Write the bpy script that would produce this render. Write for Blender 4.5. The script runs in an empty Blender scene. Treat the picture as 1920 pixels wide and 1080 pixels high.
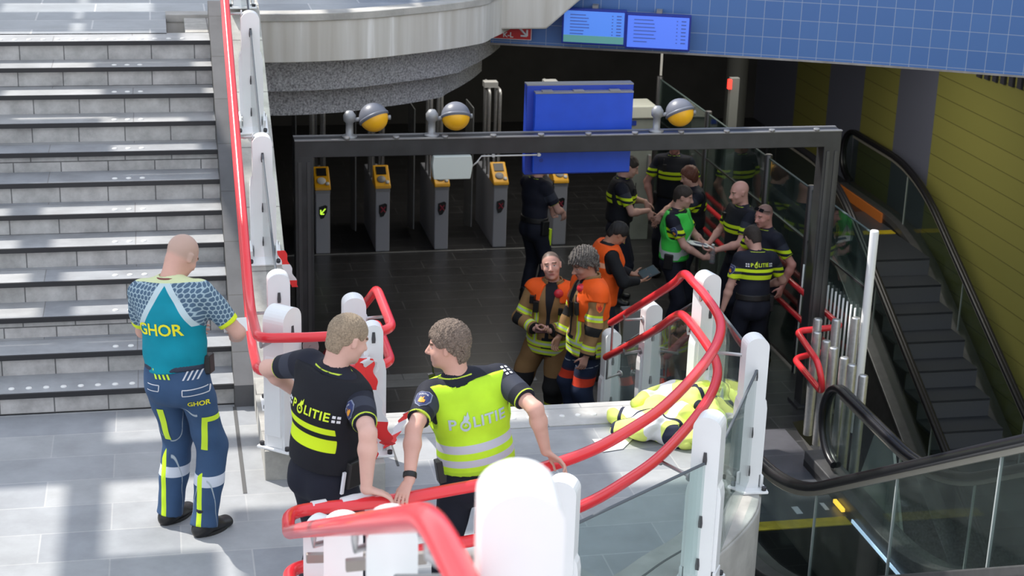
import bpy, bmesh, math, random
import numpy as np
from mathutils import Vector, Matrix
from mathutils.bvhtree import BVHTree
random.seed(7)
SC = bpy.context.scene
COL = SC.collection
# ---------------------------------------------------------------- camera, sky, sun, exposure
FPX, PITCH, ROLL, CAMH = 3147.0, math.radians(18.71), math.radians(1.82), 4.59
_F = np.array([0, math.cos(PITCH), -math.sin(PITCH)])
_R0 = np.array([1.0, 0, 0]); _U0 = np.array([0, math.sin(PITCH), math.cos(PITCH)])
_c, _s = math.cos(ROLL), math.sin(ROLL)
_R = _c*_R0 + _s*_U0; _U = -_s*_R0 + _c*_U0
cam_data = bpy.data.cameras.new('camera')
cam = bpy.data.objects.new('camera', cam_data); COL.objects.link(cam)
cam.matrix_world = Matrix(((_R[0], _U[0], -_F[0], 0), (_R[1], _U[1], -_F[1], 0), (_R[2], _U[2], -_F[2], CAMH), (0, 0, 0, 1)))
cam_data.sensor_width = 36.0
cam_data.lens = 36.0*FPX/1920.0
cam_data.clip_start = 0.05; cam_data.clip_end = 300
cam_data.dof.use_dof = True
cam_data.dof.focus_distance = 10.5
cam_data.dof.aperture_fstop = 4.5
SC.camera = cam
SC.view_settings.view_transform = 'Standard'
SC.view_settings.look = 'None'
SC.view_settings.gamma = 1.0
SC.view_settings.use_curve_mapping = False
SC.view_settings.exposure = 0.0

world = bpy.data.worlds.new('sky'); SC.world = world; world.use_nodes = True
_wn = world.node_tree.nodes; _wl = world.node_tree.links
_bg = _wn['Background']
_tc = _wn.new('ShaderNodeTexCoord'); _sep = _wn.new('ShaderNodeSeparateXYZ'); _rm = _wn.new('ShaderNodeValToRGB')
_wl.new(_tc.outputs['Generated'], _sep.inputs[0]); _wl.new(_sep.outputs[2], _rm.inputs[0])
_rm.color_ramp.elements[0].position = 0.0; _rm.color_ramp.elements[0].color = (0.85, 0.87, 0.90, 1)
_rm.color_ramp.elements[1].position = 0.8; _rm.color_ramp.elements[1].color = (0.74, 0.82, 0.96, 1)
_wl.new(_rm.outputs[0], _bg.inputs[0]); _bg.inputs[1].default_value = 1.45

SUN_DIR = Vector((-0.50, 0.36, 0.80)).normalized()      # towards the sun
sun_data = bpy.data.lights.new('sun', 'SUN'); sun_data.energy = 5.3; sun_data.angle = math.radians(0.53)
sun_data.color = (1.0, 0.95, 0.87)
sun = bpy.data.objects.new('sun', sun_data); COL.objects.link(sun)
sun.rotation_euler = SUN_DIR.to_track_quat('Z', 'Y').to_euler(); sun.location = (-8, 8, 14)

def hall_fill(loc, size, power, col=(1.0, .95, .85)):  # unseen area lights added to lift the dark hall
    d = bpy.data.lights.new('hall_fill_light', 'AREA'); d.shape = 'RECTANGLE'; d.size, d.size_y = size; d.energy = power; d.color = col
    o = bpy.data.objects.new('hall_fill_light', d); COL.objects.link(o); o.location = loc; return o
hall_fill((-.6, 21.5, 1.22), (3, 2), 60); hall_fill((3.2, 20.5, 1.22), (3, 2), 75); hall_fill((6.5, 19.0, 1.22), (2, 3), 8)
# ---------------------------------------------------------------- the place's own axes
# a runs along the steps (to the right), b runs up the left flight (away), the landing is z = 0
PSI = math.radians(12.14)
EX = np.array([math.cos(PSI), math.sin(PSI), 0]); EY = np.array([-math.sin(PSI), math.cos(PSI), 0])
ORG = np.array([-1.91, 10.81, 0.0])
RISE, RUN = 0.16, 0.315
SL = RISE/RUN
ZF = -1.92     # lower hall floor
ZU = 1.92      # upper floor
def W(a, b, z=0.0):
    return Vector(ORG + a*EX + b*EY + np.array([0, 0, z]))
def place(obj):
    """object whose mesh is in (a, b, z) coordinates"""
    obj.matrix_world = Matrix(((EX[0], EY[0], 0, ORG[0]), (EX[1], EY[1], 0, ORG[1]), (0, 0, 1, 0), (0, 0, 0, 1)))
    return obj
PLACE = Matrix(((EX[0], EY[0], 0, ORG[0]), (EX[1], EY[1], 0, ORG[1]), (0, 0, 1, 0), (0, 0, 0, 1)))

# ---------------------------------------------------------------- object helpers
def link(name, me, parent=None, mats=()):
    o = bpy.data.objects.new(name, me); COL.objects.link(o)
    if me is not None:
        for m in mats: me.materials.append(m)
    if parent is not None: o.parent = parent
    return o
def tag(o, label=None, cat=None, group=None, kind=None):
    if label: o['label'] = label
    if cat: o['category'] = cat
    if group: o['group'] = group
    if kind: o['kind'] = kind
    return o
def empty(name, label=None, cat=None, group=None, mat=None, kind=None):
    o = bpy.data.objects.new(name, None); COL.objects.link(o); o.empty_display_size = 0.1
    tag(o, label, cat, group, kind)
    if mat is not None: o.matrix_world = mat
    return o
def smooth(me, on=True):
    me.polygons.foreach_set('use_smooth', [on]*len(me.polygons)); me.update()
class MB:
    """collects shapes into one mesh"""
    def __init__(s): s.v = []; s.f = []; s.m = []; s.sm = []
    def add(s, vs, fs, mi=0, sm=False):
        n = len(s.v); s.v += [tuple(v) for v in vs]
        for f in fs: s.f.append(tuple(i+n for i in f)); s.m.append(mi); s.sm.append(sm)
        return s
    def box(s, x0, x1, y0, y1, z0, z1, mi=0):
        v = [(x0,y0,z0),(x1,y0,z0),(x1,y1,z0),(x0,y1,z0),(x0,y0,z1),(x1,y0,z1),(x1,y1,z1),(x0,y1,z1)]
        return s.add(v, [(0,3,2,1),(4,5,6,7),(0,1,5,4),(1,2,6,5),(2,3,7,6),(3,0,4,7)], mi)
    def hexa(s, v8, mi=0):
        return s.add(v8, [(0,3,2,1),(4,5,6,7),(0,1,5,4),(1,2,6,5),(2,3,7,6),(3,0,4,7)], mi)
    def obox(s, c, ax, ay, az, hx, hy, hz, mi=0):
        c, ax, ay, az = map(Vector, (c, ax, ay, az)); v = []
        for z in (-1, 1):
            for x, y in ((-1,-1),(1,-1),(1,1),(-1,1)): v.append(c + ax*hx*x + ay*hy*y + az*hz*z)
        return s.hexa(v, mi)
    def prism(s, pts, z0, z1, mi=0, sm=False):
        """pts: counter-clockwise outline in the x-y plane"""
        n = len(pts)
        v = [(p[0], p[1], z0) for p in pts] + [(p[0], p[1], z1) for p in pts]
        s.add(v, [tuple(range(n-1, -1, -1)), tuple(range(n, 2*n))], mi)
        return s.add(v, [(i, (i+1) % n, n+(i+1) % n, n+i) for i in range(n)], mi, sm)
    def extrude(s, pts3, d, mi=0, sm=False):
        n = len(pts3); d = Vector(d); v = [Vector(p) for p in pts3]; v += [p+d for p in v]
        s.add(v, [tuple(range(n)), tuple(range(2*n-1, n-1, -1))], mi)
        return s.add(v, [(i, n+i, n+(i+1) % n, (i+1) % n) for i in range(n)], mi, sm)
    def tube(s, pts, r, n=12, mi=0, closed=False, caps=True, rs=None):
        pts = [Vector(p) for p in pts]; N = len(pts); rings = []; up = None
        for i, p in enumerate(pts):
            if closed: t = (pts[(i+1) % N]-pts[i-1]).normalized()
            else: t = (pts[min(i+1, N-1)]-pts[max(i-1, 0)]).normalized()
            if up is None:
                up = Vector((0, 0, 1)) if abs(t.z) < .9 else Vector((1, 0, 0))
            up = (up - t*up.dot(t)).normalized(); sd = t.cross(up)
            rr = rs[i] if rs else r
            rings.append([p + (up*math.cos(2*math.pi*k/n) + sd*math.sin(2*math.pi*k/n))*rr for k in range(n)])
        v = [q for ring in rings for q in ring]; f = []
        for i in range(N if closed else N-1):
            j = (i+1) % N
            for k in range(n): f.append((i*n+k, j*n+k, j*n+(k+1) % n, i*n+(k+1) % n))
        s.add(v, f, mi, True)
        if caps and not closed:
            s.add(rings[0], [tuple(range(n))], mi); s.add(rings[-1], [tuple(range(n-1, -1, -1))], mi)
        return s
    def cyl(s, a, b, r, n=16, mi=0, r2=None):
        return s.tube([a, b], r, n, mi, rs=[r, r if r2 is None else r2])
    def lathe(s, c, prof, n=24, mi=0, axis=(0, 0, 1)):
        ax = Vector(axis).normalized(); up = Vector((1, 0, 0)) if abs(ax.x) < .9 else Vector((0, 1, 0))
        up = (up-ax*up.dot(ax)).normalized(); sd = ax.cross(up); c = Vector(c); v = []; f = []
        for r, h in prof:
            for k in range(n): v.append(c+ax*h+(up*math.cos(2*math.pi*k/n)+sd*math.sin(2*math.pi*k/n))*max(r, 1e-4))
        for i in range(len(prof)-1):
            for k in range(n): f.append((i*n+k, i*n+(k+1) % n, (i+1)*n+(k+1) % n, (i+1)*n+k))
        return s.add(v, f, mi, True)
    def mesh(s, name='mesh'):
        me = bpy.data.meshes.new(name); me.from_pydata(s.v, [], s.f); me.update()
        me.polygons.foreach_set('material_index', s.m); me.polygons.foreach_set('use_smooth', s.sm)
        return me
    def build(s, name, mats, parent=None, mat=None, bevel=0, seg=2, weld=True):
        me = s.mesh(name)
        if weld:
            bm = bmesh.new(); bm.from_mesh(me); bmesh.ops.remove_doubles(bm, verts=bm.verts, dist=1e-5)
            bmesh.ops.recalc_face_normals(bm, faces=bm.faces); bm.to_mesh(me); bm.free()
        if not isinstance(mats, (list, tuple)): mats = [mats]
        o = link(name, me, parent, mats)
        if mat is not None: o.matrix_world = mat
        if bevel:
            md = o.modifiers.new('bevel', 'BEVEL'); md.width = bevel; md.segments = seg; md.limit_method = 'ANGLE'; md.angle_limit = math.radians(40)
        return o
def rounded(pts, r, n=6):
    """polyline with its inner corners rounded by radius r"""
    pts = [Vector(p) for p in pts]; out = [pts[0]]
    for i in range(1, len(pts)-1):
        a, b, c = pts[i-1], pts[i], pts[i+1]
        rr = r[i] if isinstance(r, dict) else r
        d1 = min(rr, (a-b).length*.49); d2 = min(rr, (c-b).length*.49)
        p, q = b+(a-b).normalized()*d1, b+(c-b).normalized()*d2
        for k in range(n+1):
            t = k/n; out.append(p*(1-t)**2 + b*2*t*(1-t) + q*t*t)
    out.append(pts[-1]); return out
def spline(pts, n=8):
    """Catmull-Rom through pts"""
    pts = [Vector(p) for p in pts]; P = [pts[0]*2-pts[1]] + pts + [pts[-1]*2-pts[-2]]; out = []
    for i in range(1, len(P)-2):
        p0, p1, p2, p3 = P[i-1:i+3]
        for k in range(n):
            t = k/n
            out.append(.5*((2*p1)+(p2-p0)*t+(2*p0-5*p1+4*p2-p3)*t*t+(3*p1-p0-3*p2+p3)*t**3))
    out.append(pts[-1]); return out

def _islands(me):
    n = len(me.vertices); par = list(range(n))
    def find(x):
        while par[x] != x: par[x] = par[par[x]]; x = par[x]
        return x
    for e in me.edges:
        a, b = find(e.vertices[0]), find(e.vertices[1])
        if a != b: par[a] = b
    g = {}
    for p in me.polygons: g.setdefault(find(p.vertices[0]), []).append(p)
    return list(g.values())
def split_parts(mb, name, mats, parent, bevel=0):
    """one object for each separate piece"""
    me = mb.mesh(name); bm = bmesh.new(); bm.from_mesh(me); bmesh.ops.remove_doubles(bm, verts=bm.verts, dist=1e-5); bmesh.ops.recalc_face_normals(bm, faces=bm.faces); bm.to_mesh(me); bm.free()
    out = []
    for polys in _islands(me):
        ix = sorted({v for p in polys for v in p.vertices}); mp = {v: i for i, v in enumerate(ix)}
        m2 = bpy.data.meshes.new(name); m2.from_pydata([me.vertices[i].co for i in ix], [], [[mp[v] for v in p.vertices] for p in polys])
        m2.polygons.foreach_set('use_smooth', [p.use_smooth for p in polys]); m2.update(); out.append(m2)
    bpy.data.meshes.remove(me)
    if parent is None: return out
    res = []
    for m2 in out:
        o = link(name, m2, parent, mats if isinstance(mats, (list, tuple)) else [mats]); res.append(o)
        if bevel: md = o.modifiers.new('bevel', 'BEVEL'); md.width = bevel; md.segments = 2; md.limit_method = 'ANGLE'
    return res
# ---------------------------------------------------------------- materials
_MC = {}
def _new(name):
    m = bpy.data.materials.new(name); m.use_nodes = True
    nt = m.node_tree; return m, nt, nt.nodes['Principled BSDF']
def mat(name, col, rough=.6, metal=0, spec=.5, noise=0, nscale=8, bump=0, bscale=60, emit=0, alpha=1, coat=0):
    """plain procedural material: colour with a little noise, optional bump"""
    if name in _MC: return _MC[name]
    m, nt, b = _new(name); N, L = nt.nodes, nt.links
    b.inputs['Roughness'].default_value = rough; b.inputs['Metallic'].default_value = metal
    b.inputs['Specular IOR Level'].default_value = spec; b.inputs['Coat Weight'].default_value = coat
    c4 = (col[0], col[1], col[2], 1); b.inputs['Base Color'].default_value = c4
    tc = N.new('ShaderNodeTexCoord')
    if noise:
        n = N.new('ShaderNodeTexNoise'); n.inputs['Scale'].default_value = nscale; n.inputs['Detail'].default_value = 6
        L.new(tc.outputs['Object'], n.inputs['Vector'])
        r = N.new('ShaderNodeValToRGB'); r.color_ramp.elements[0].position = .3; r.color_ramp.elements[1].position = .7
        r.color_ramp.elements[0].color = tuple(x*(1-noise) for x in col)+(1,); r.color_ramp.elements[1].color = tuple(min(1, x*(1+noise)) for x in col)+(1,)
        L.new(n.outputs[0], r.inputs[0]); L.new(r.outputs[0], b.inputs['Base Color'])
    if bump:
        n2 = N.new('ShaderNodeTexNoise'); n2.inputs['Scale'].default_value = bscale; n2.inputs['Detail'].default_value = 3
        L.new(tc.outputs['Object'], n2.inputs['Vector'])
        bp = N.new('ShaderNodeBump'); bp.inputs['Strength'].default_value = bump; bp.inputs['Distance'].default_value = .01
        L.new(n2.outputs[0], bp.inputs['Height']); L.new(bp.outputs[0], b.inputs['Normal'])
    if emit:
        b.inputs['Emission Color'].default_value = c4; b.inputs['Emission Strength'].default_value = emit
    _MC[name] = m; return m
def tile_mat(name, c1, c2, grout, w, h, gw=.006, rough=.5, offset=.5, spec=.5, rot=0, axes='XY', noise=.25, nscale=3, bump=.15):
    """tiles or slabs: brick texture on two object axes"""
    m, nt, b = _new(name); N, L = nt.nodes, nt.links
    tc = N.new('ShaderNodeTexCoord'); sp = N.new('ShaderNodeSeparateXYZ'); cb = N.new('ShaderNodeCombineXYZ')
    L.new(tc.outputs['Object'], sp.inputs[0])
    ix = {'X': 0, 'Y': 1, 'Z': 2}
    L.new(sp.outputs[ix[axes[0]]], cb.inputs[0]); L.new(sp.outputs[ix[axes[1]]], cb.inputs[1])
    br = N.new('ShaderNodeTexBrick'); br.offset = offset; br.squash = 1
    br.inputs['Scale'].default_value = 1; br.inputs['Brick Width'].default_value = w; br.inputs['Row Height'].default_value = h
    br.inputs['Mortar Size'].default_value = gw; br.inputs['Mortar Smooth'].default_value = .1; br.inputs['Bias'].default_value = 0
    br.inputs['Color1'].default_value = (*c1, 1); br.inputs['Color2'].default_value = (*c2, 1); br.inputs['Mortar'].default_value = (*grout, 1)
    L.new(cb.outputs[0], br.inputs['Vector'])
    n = N.new('ShaderNodeTexNoise'); n.inputs['Scale'].default_value = nscale; n.inputs['Detail'].default_value = 8; n.inputs['Roughness'].default_value = .65
    L.new(tc.outputs['Object'], n.inputs['Vector'])
    mp = N.new('ShaderNodeMapRange'); mp.inputs[1].default_value = .3; mp.inputs[2].default_value = .7
    mp.inputs[3].default_value = 1-noise; mp.inputs[4].default_value = 1+noise*.6
    L.new(n.outputs[0], mp.inputs[0])
    mx = N.new('ShaderNodeVectorMath'); mx.operation = 'SCALE'
    L.new(br.outputs['Color'], mx.inputs[0]); L.new(mp.outputs[0], mx.inputs['Scale'])
    L.new(mx.outputs[0], b.inputs['Base Color'])
    b.inputs['Roughness'].default_value = rough; b.inputs['Specular IOR Level'].default_value = spec
    if bump:
        bp = N.new('ShaderNodeBump'); bp.inputs['Strength'].default_value = bump; bp.inputs['Distance'].default_value = .004
        iv = N.new('ShaderNodeMath'); iv.operation = 'SUBTRACT'; iv.inputs[0].default_value = 1
        L.new(br.outputs['Fac'], iv.inputs[1]); L.new(iv.outputs[0], bp.inputs['Height']); L.new(bp.outputs[0], b.inputs['Normal'])
    return m
def glass_mat(name, tint=(.86, .93, .92), rough=.02, refl=.045, dens=0.06, dust=(.35, .42, .42)):
    """thin architectural glass: mostly see-through, a little reflection and haze"""
    m = bpy.data.materials.new(name); m.use_nodes = True; nt = m.node_tree; N, L = nt.nodes, nt.links
    N.clear(); out = N.new('ShaderNodeOutputMaterial')
    tr = N.new('ShaderNodeBsdfTransparent'); tr.inputs[0].default_value = (*tint, 1)
    gl = N.new('ShaderNodeBsdfGlossy'); gl.inputs['Roughness'].default_value = rough
    df = N.new('ShaderNodeBsdfDiffuse'); df.inputs[0].default_value = (*dust, 1)
    lw = N.new('ShaderNodeLayerWeight'); lw.inputs['Blend'].default_value = .5
    fr = N.new('ShaderNodeMath'); fr.operation = 'POWER'; fr.inputs[1].default_value = 5.0; L.new(lw.outputs['Facing'], fr.inputs[0])
    ad = N.new('ShaderNodeMath'); ad.operation = 'ADD'; ad.inputs[1].default_value = refl; ad.use_clamp = True
    L.new(fr.outputs[0], ad.inputs[0])
    m1 = N.new('ShaderNodeMixShader'); m1.inputs[0].default_value = dens
    L.new(tr.outputs[0], m1.inputs[1]); L.new(df.outputs[0], m1.inputs[2])
    m2 = N.new('ShaderNodeMixShader'); L.new(ad.outputs[0], m2.inputs[0]); L.new(m1.outputs[0], m2.inputs[1]); L.new(gl.outputs[0], m2.inputs[2])
    L.new(m2.outputs[0], out.inputs[0]); return m

M_WHITE = mat('white_paint', (.84, .85, .86), .35, noise=.03, nscale=4)
M_RED = mat('red_rail_paint', (.84, .035, .048), .28, coat=.3)
M_STEEL = mat('brushed_steel', (.52, .52, .53), .38, .65, noise=.1, nscale=30)
M_DKSTEEL = mat('dark_steel', (.10, .10, .105), .4, .8)
M_BLACKFR = mat('black_frame_paint', (.030, .031, .034), .38, .0, spec=.6, noise=.25, nscale=6)
M_BLACK = mat('black_rubber', (.010, .010, .012), .45)
M_CONC = mat('light_concrete', (.42, .41, .385), .85, noise=.18, nscale=5, bump=.25, bscale=40)
M_TEXC = mat('rough_concrete', (.36, .36, .375), .95, noise=.55, nscale=55, bump=1.0, bscale=70)
M_GLASS = glass_mat('rail_glass')
M_DARKGLASS = glass_mat('escalator_glass', (.74, .80, .78), .03, .05, .05, (.16, .20, .20))
M_GLASSEDGE = mat('glass_edge', (.13, .145, .16), .7, spec=.1)
M_SLAB = tile_mat('landing_slabs', (.285, .30, .325), (.375, .385, .395), (.42, .425, .43), .80, .36, .005, .55, noise=.22, nscale=2.2)
M_DARKFLOOR = tile_mat('dark_granite_floor', (.030, .030, .032), (.038, .038, .040), (.085, .085, .086), .90, .30, .007, .34, noise=.3, nscale=6, bump=.1)
# ================================================================ the setting
def struct(name, mb, mats, bevel=0, parent=None):
    o = mb.build(name, mats, parent, PLACE if parent is None else None, bevel)
    if parent is None: o['kind'] = 'structure'
    return o
def arc_pts(pts, n=8): return [(p.x, p.y) for p in spline([(x, y, 0) for x, y in pts], n)]
def to_ab(x, y):
    d = np.array([x, y, 0])-ORG; return (float(d@EX), float(d@EY))
# curved right and near edge of the landing (a, b), outer face of the concrete
EDGE = arc_pts([(3.62, -.30), (3.62, -.75), (3.35, -1.35), (3.23, -1.75), (3.05, -2.20), (2.70, -2.63), (2.40, -2.88), (2.15, -3.10), (1.65, -3.45), (1.05, -3.78), (.62, -3.95), (.46, -4.0)], 6)
E_IN = []
for i, p in enumerate(EDGE):
    q0 = EDGE[max(0, i-1)]; q1 = EDGE[min(len(EDGE)-1, i+1)]
    t = Vector((q1[0]-q0[0], q1[1]-q0[1])).normalized(); n = Vector((-t.y, t.x))  # to the left of travel = outward
    E_IN.append((p[0]+n.x*-.0, p[1]))
def inset(poly, d):
    out = []
    for i, p in enumerate(poly):
        q0 = poly[max(0, i-1)]; q1 = poly[min(len(poly)-1, i+1)]
        t = Vector((q1[0]-q0[0], q1[1]-q0[1])).normalized()
        out.append((p[0]+t.y*d, p[1]-t.x*d))   # towards the right of travel (clockwise path: inside)
    return out
# --- landing
m = MB()
land = [(-7, 0), (-7, -9), (.46, -9), (.46, -4.0)] + inset(EDGE, .02)[::-1] + [(.44, -.30)]
land = [(-7, .02), (-7, -9), (.46, -9)] + inset(EDGE, .02)[::-1] + [(3.60, -.30), (.44, -.30), (.44, .02)]
m.prism(land, -.30, 0)
floor_landing = struct('floor_landing', m, M_SLAB)
# kerb band along the curved edge, with a dark joint
m = MB(); ring = EDGE + inset(EDGE, .30)[::-1]
m.prism(ring[::-1], .0, .05); struct('trim_landing_edge', m, M_CONC, .008)
m = MB(); i1 = inset(EDGE, .16); i2 = inset(EDGE, .172); m.prism((i1+i2[::-1])[::-1], .05, .054); struct('trim_landing_joint', m, mat('joint_grey', (.10, .10, .10), .8))
m = MB(); i1 = inset(EDGE, .30); i2 = inset(EDGE, .335); m.prism((i1+i2[::-1])[::-1], .0, .004); struct('trim_landing_gutter', m, mat('joint_grey', (.10, .10, .10), .8))
# concrete fascia under the curved edge
m = MB(); o_ = inset(EDGE, -.012); i_ = inset(EDGE, .25)
m.prism((o_+i_[::-1])[::-1], -.62, .035); struct('wall_landing_fascia', m, M_CONC, .01)
m = MB(); o_ = inset(EDGE, .14); i_ = inset(EDGE, .4)
m.prism((o_+i_[::-1])[::-1], -1.92, -.62); struct('wall_landing_below', m, M_TEXC)
# tactile studs and light stone strip at the head of the lower flight
m = MB(); m.box(.46, 3.55, -.66, -.29, 0, .006); struct('trim_landing_strip', m, tile_mat('light_strip', (.46, .46, .45), (.52, .51, .49), (.3, .3, .3), .6, .37, .005, .6))
def studs(mb, pts, r=.022, z=.008):
    for a, b, z0 in pts: mb.lathe((a, b, z0), [(r, 0), (r*.9, z*.7), (r*.5, z), (0.001, z)], 10)
m = MB(); studs(m, [(.62+.115*i, -.50, .006) for i in range(25)]); struct('trim_landing_studs', m, mat('stud_white', (.78, .78, .76), .5))
# --- left flight up: twelve steps
M_RISER = tile_mat('riser_stone', (.47, .47, .46), (.54, .53, .52), (.16, .16, .16), .36, .40, .005, .7, offset=.37, axes='XZ', noise=.35, nscale=6)
M_TREAD = tile_mat('tread_stone', (.30, .315, .34), (.38, .385, .39), (.22, .22, .22), 1.3, .62, .004, .6, noise=.25, nscale=3)
M_NOSE = mat('nosing_black', (.022, .022, .025), .55)
M_STUD = mat('stud_white', (.78, .78, .76), .5)
st = empty('staircase', kind='structure', mat=PLACE)
for k in range(12):
    b0 = k*RUN; z1 = (k+1)*RISE
    m = MB(); m.box(-7, 0, b0+.035, b0+RUN+.06, z1-RISE, z1-.035, 0); o = m.build('riser', M_RISER, st)
    o.location.x = 0.13*(k % 2)*0
    m = MB(); m.box(-7, 0, b0+.012, b0+RUN+.06, z1-.036, z1); m.build('tread', M_TREAD, st)
    m = MB(); m.box(-7, 0, b0-.006, b0+.012, z1-.034, z1+.001); m.build('nosing', M_NOSE, st)
    m = MB()
    if k in (0, 11): sp = [(-6.9+.115*i, b0+.10+(.25 if k == 11 else 0)*0, z1) for i in range(59)]
    else:
        sp = []
        for c in (-.80, -3.62): sp += [(c+.105*j, b0+.10, z1) for j in range(3)]
    studs(m, sp); m.build('studs', M_STUD, st)
# stringer and sloping kerb at the right of the flight
def slope_block(a0, a1, b0, b1, h, zb=None, drop=None):
    """block with a sloping top; bottom at zb or parallel"""
    z0, z1 = SL*b0+h, SL*b1+h
    y0 = zb if zb is not None else z0-drop; y1 = zb if zb is not None else z1-drop
    return [(a0,b0,y0),(a1,b0,y0),(a1,b1,y1),(a0,b1,y1),(a0,b0,z0),(a1,b0,z0),(a1,b1,z1),(a0,b1,z1)]
m = MB(); m.hexa(slope_block(0, .135, -.03, 3.95, .175, zb=-.05)); struct('trim_stringer', m, tile_mat('stringer_stone', (.085, .087, .095), (.11, .11, .118), (.05, .05, .05), .5, .55, .004, .55, axes='YX'))
m = MB(); m.hexa(slope_block(.135, .44, 0, 3.85, .20, zb=-1.92)); m.box(.135, .44, -.30, 0, -1.92, .20); m.box(.135, .35, -1.25, -.30, -.01, .20)
m.box(.135, .44, 3.85, 4.6, 1.4, 2.16); m.box(-.2, .14, 3.85, 4.6, 1.4, 1.925)
struct('wall_stair_kerb', m, tile_mat('kerb_concrete', (.40, .39, .36), (.45, .44, .41), (.22, .21, .2), .62, 1.2, .006, .85, axes='YX', noise=.25, nscale=7), .006)
m = MB(); m.box(.60, .86, -1.52, -1.05, -.01, .20)
struct('wall_kerb_block', m, M_CONC, .008)
# dark joint line in the floor running on from the stringer
m = MB(); m.box(-.012, .012, -1.42, -.03, -.001, .003); struct('trim_floor_joint', m, mat('joint_grey', (.10, .10, .10), .8))
m = MB(); m.box(.985, 1.0, -1.15, -.3, -.001, .003); struct('trim_floor_seam', m, mat('joint_grey', (.10, .10, .10), .8))
# --- upper floor and its curved balcony
MEZ = [to_ab(x, y) for x, y in [(-2.46, 15.42), (-2.1, 15.50), (-1.77, 15.62), (-1.42, 15.80), (-1.10, 16.05), (-.74, 16.36), (-.41, 16.74), (-.31, 17.05), (-.20, 17.38), (-.07, 17.85), (.02, 18.3)]]
MEZ = arc_pts([(-.36, MEZ[0][1]-.01), (.04, MEZ[0][1]-.005)] + MEZ, 5)
m = MB(); m.prism([(-7, 12*RUN+.02), (-.36, 12*RUN+.02)] + MEZ + [(MEZ[-1][0], 14), (-7, 14)], 1.72, ZU)
struct('floor_upper', m, tile_mat('upper_slabs', (.25, .275, .305), (.32, .34, .36), (.46, .47, .48), 1.0, .45, .008, .5, noise=.2, nscale=2))
def band(off0, off1, z0, z1, name, mt, bev=.006):
    mb = MB(); o_ = inset(MEZ, -off0); i_ = inset(MEZ, -off1)
    ring = o_ + i_[::-1]
    mb.prism(ring, z0, z1); return struct(name, mb, mt, bev)
def stain_concrete():
    m, nt, b = _new('stained_concrete'); N, L = nt.nodes, nt.links
    tc = N.new('ShaderNodeTexCoord'); mp = N.new('ShaderNodeMapping'); mp.inputs['Scale'].default_value = (9, 9, .5)
    L.new(tc.outputs['Object'], mp.inputs[0]); n = N.new('ShaderNodeTexNoise'); n.inputs['Scale'].default_value = 1; n.inputs['Detail'].default_value = 5
    L.new(mp.outputs[0], n.inputs['Vector']); r = N.new('ShaderNodeValToRGB'); e = r.color_ramp.elements
    e[0].position = .32; e[0].color = (.50, .475, .43, 1); e[1].position = .62; e[1].color = (.62, .605, .57, 1)
    x = e.new(.70); x.color = (.78, .77, .75, 1)
    L.new(n.outputs[0], r.inputs[0]); L.new(r.outputs[0], b.inputs['Base Color']); b.inputs['Roughness'].default_value = .85
    return m
M_STAIN = stain_concrete()
band(-.03, .35, 1.50, 1.90, 'wall_balcony_fascia', M_STAIN)
band(-.045, .16, 1.885, 1.955, 'trim_balcony_coping', M_CONC)
band(.24, .7, 1.17, 1.50, 'wall_balcony_soffit_upper', M_TEXC)
band(.44, .9, .89, 1.17, 'wall_balcony_soffit_lower', M_TEXC)
m = MB(); m.prism([(-.36, MEZ[0][1]+.6)] + inset(MEZ, -.5) + [(MEZ[-1][0]-.6, 14), (-.36, 14)], .89, 1.0); struct('ceiling_balcony', m, M_TEXC)
# concrete upstand to the right of the balcony, before the blue wall
m = MB(); m.extrude([(a, 5.98, z) for a, z in ((2.9, 1.55), (3.52, 1.55), (3.80, 1.79), (4.28, 2.2), (4.8, 2.7), (2.9, 2.7))], (0, .14, 0))
struct('wall_upstand', m, M_STAIN, .02)
# --- lower hall: floor, flight down to it, ceiling, back walls
m = MB(); m.prism([(-6, 1.2), (4.1, -.6), (5.42, -.6), (5.42, 2.2), (5.58, 3.45), (6.12, 3.6), (6.12, 10.4), (9.8, 10.4), (9.8, 22), (-6, 22)], ZF-.3, ZF)
struct('floor_hall', m, M_DARKFLOOR)
m = MB(); m.box(.9, 3.3, 4.85, 5.2, ZF, ZF+.004)
struct('trim_hall_strip', m, tile_mat('grey_strip', (.17, .17, .165), (.20, .20, .19), (.09, .09, .09), .55, .36, .006, .6))
st2 = empty('lower_staircase', kind='structure', mat=PLACE)
for k in range(12):
    b0 = -.30+(k-1)*RUN; z1 = -k*RISE
    if k == 0: continue
    m = MB(); m.box(.90, 3.48, b0-.0, b0+RUN, ZF, z1); m.build('step', M_DARKFLOOR, st2)
    m = MB(); m.box(.90, 3.48, b0+RUN-.03, b0+RUN+.003, z1-.03, z1+.002); m.build('nosing', M_NOSE, st2)
m = MB(); m.hexa([(3.48,-.3,ZF),(3.66,-.3,ZF),(3.66,2.75,ZF),(3.48,2.75,ZF),(3.48,-.3,.02),(3.66,-.3,.02),(3.66,2.75,-1.57),(3.48,2.75,-1.57)]); struct('wall_lower_kerb', m, M_CONC, .008)
M_DARKWALL = mat('dark_wall', (.05, .048, .046), .7, noise=.2, nscale=2)
m = MB(); m.box(-6, 16, 16.5, 16.8, ZF, 3); struct('wall_back', m, M_DARKWALL)
m = MB(); m.box(-6.2, -6, 0, 17, ZF, 1.7); struct('wall_left', m, M_DARKWALL)
BLUE = arc_pts([(1.6, 6.95), (2.96, 6.59), (4.13, 6.2), (5.31, 5.8), (6.65, 5.27), (8.2, 4.53), (9.74, 3.72)], 6)
m = MB(); back = [(x, y+.25) for x, y in BLUE]
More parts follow.
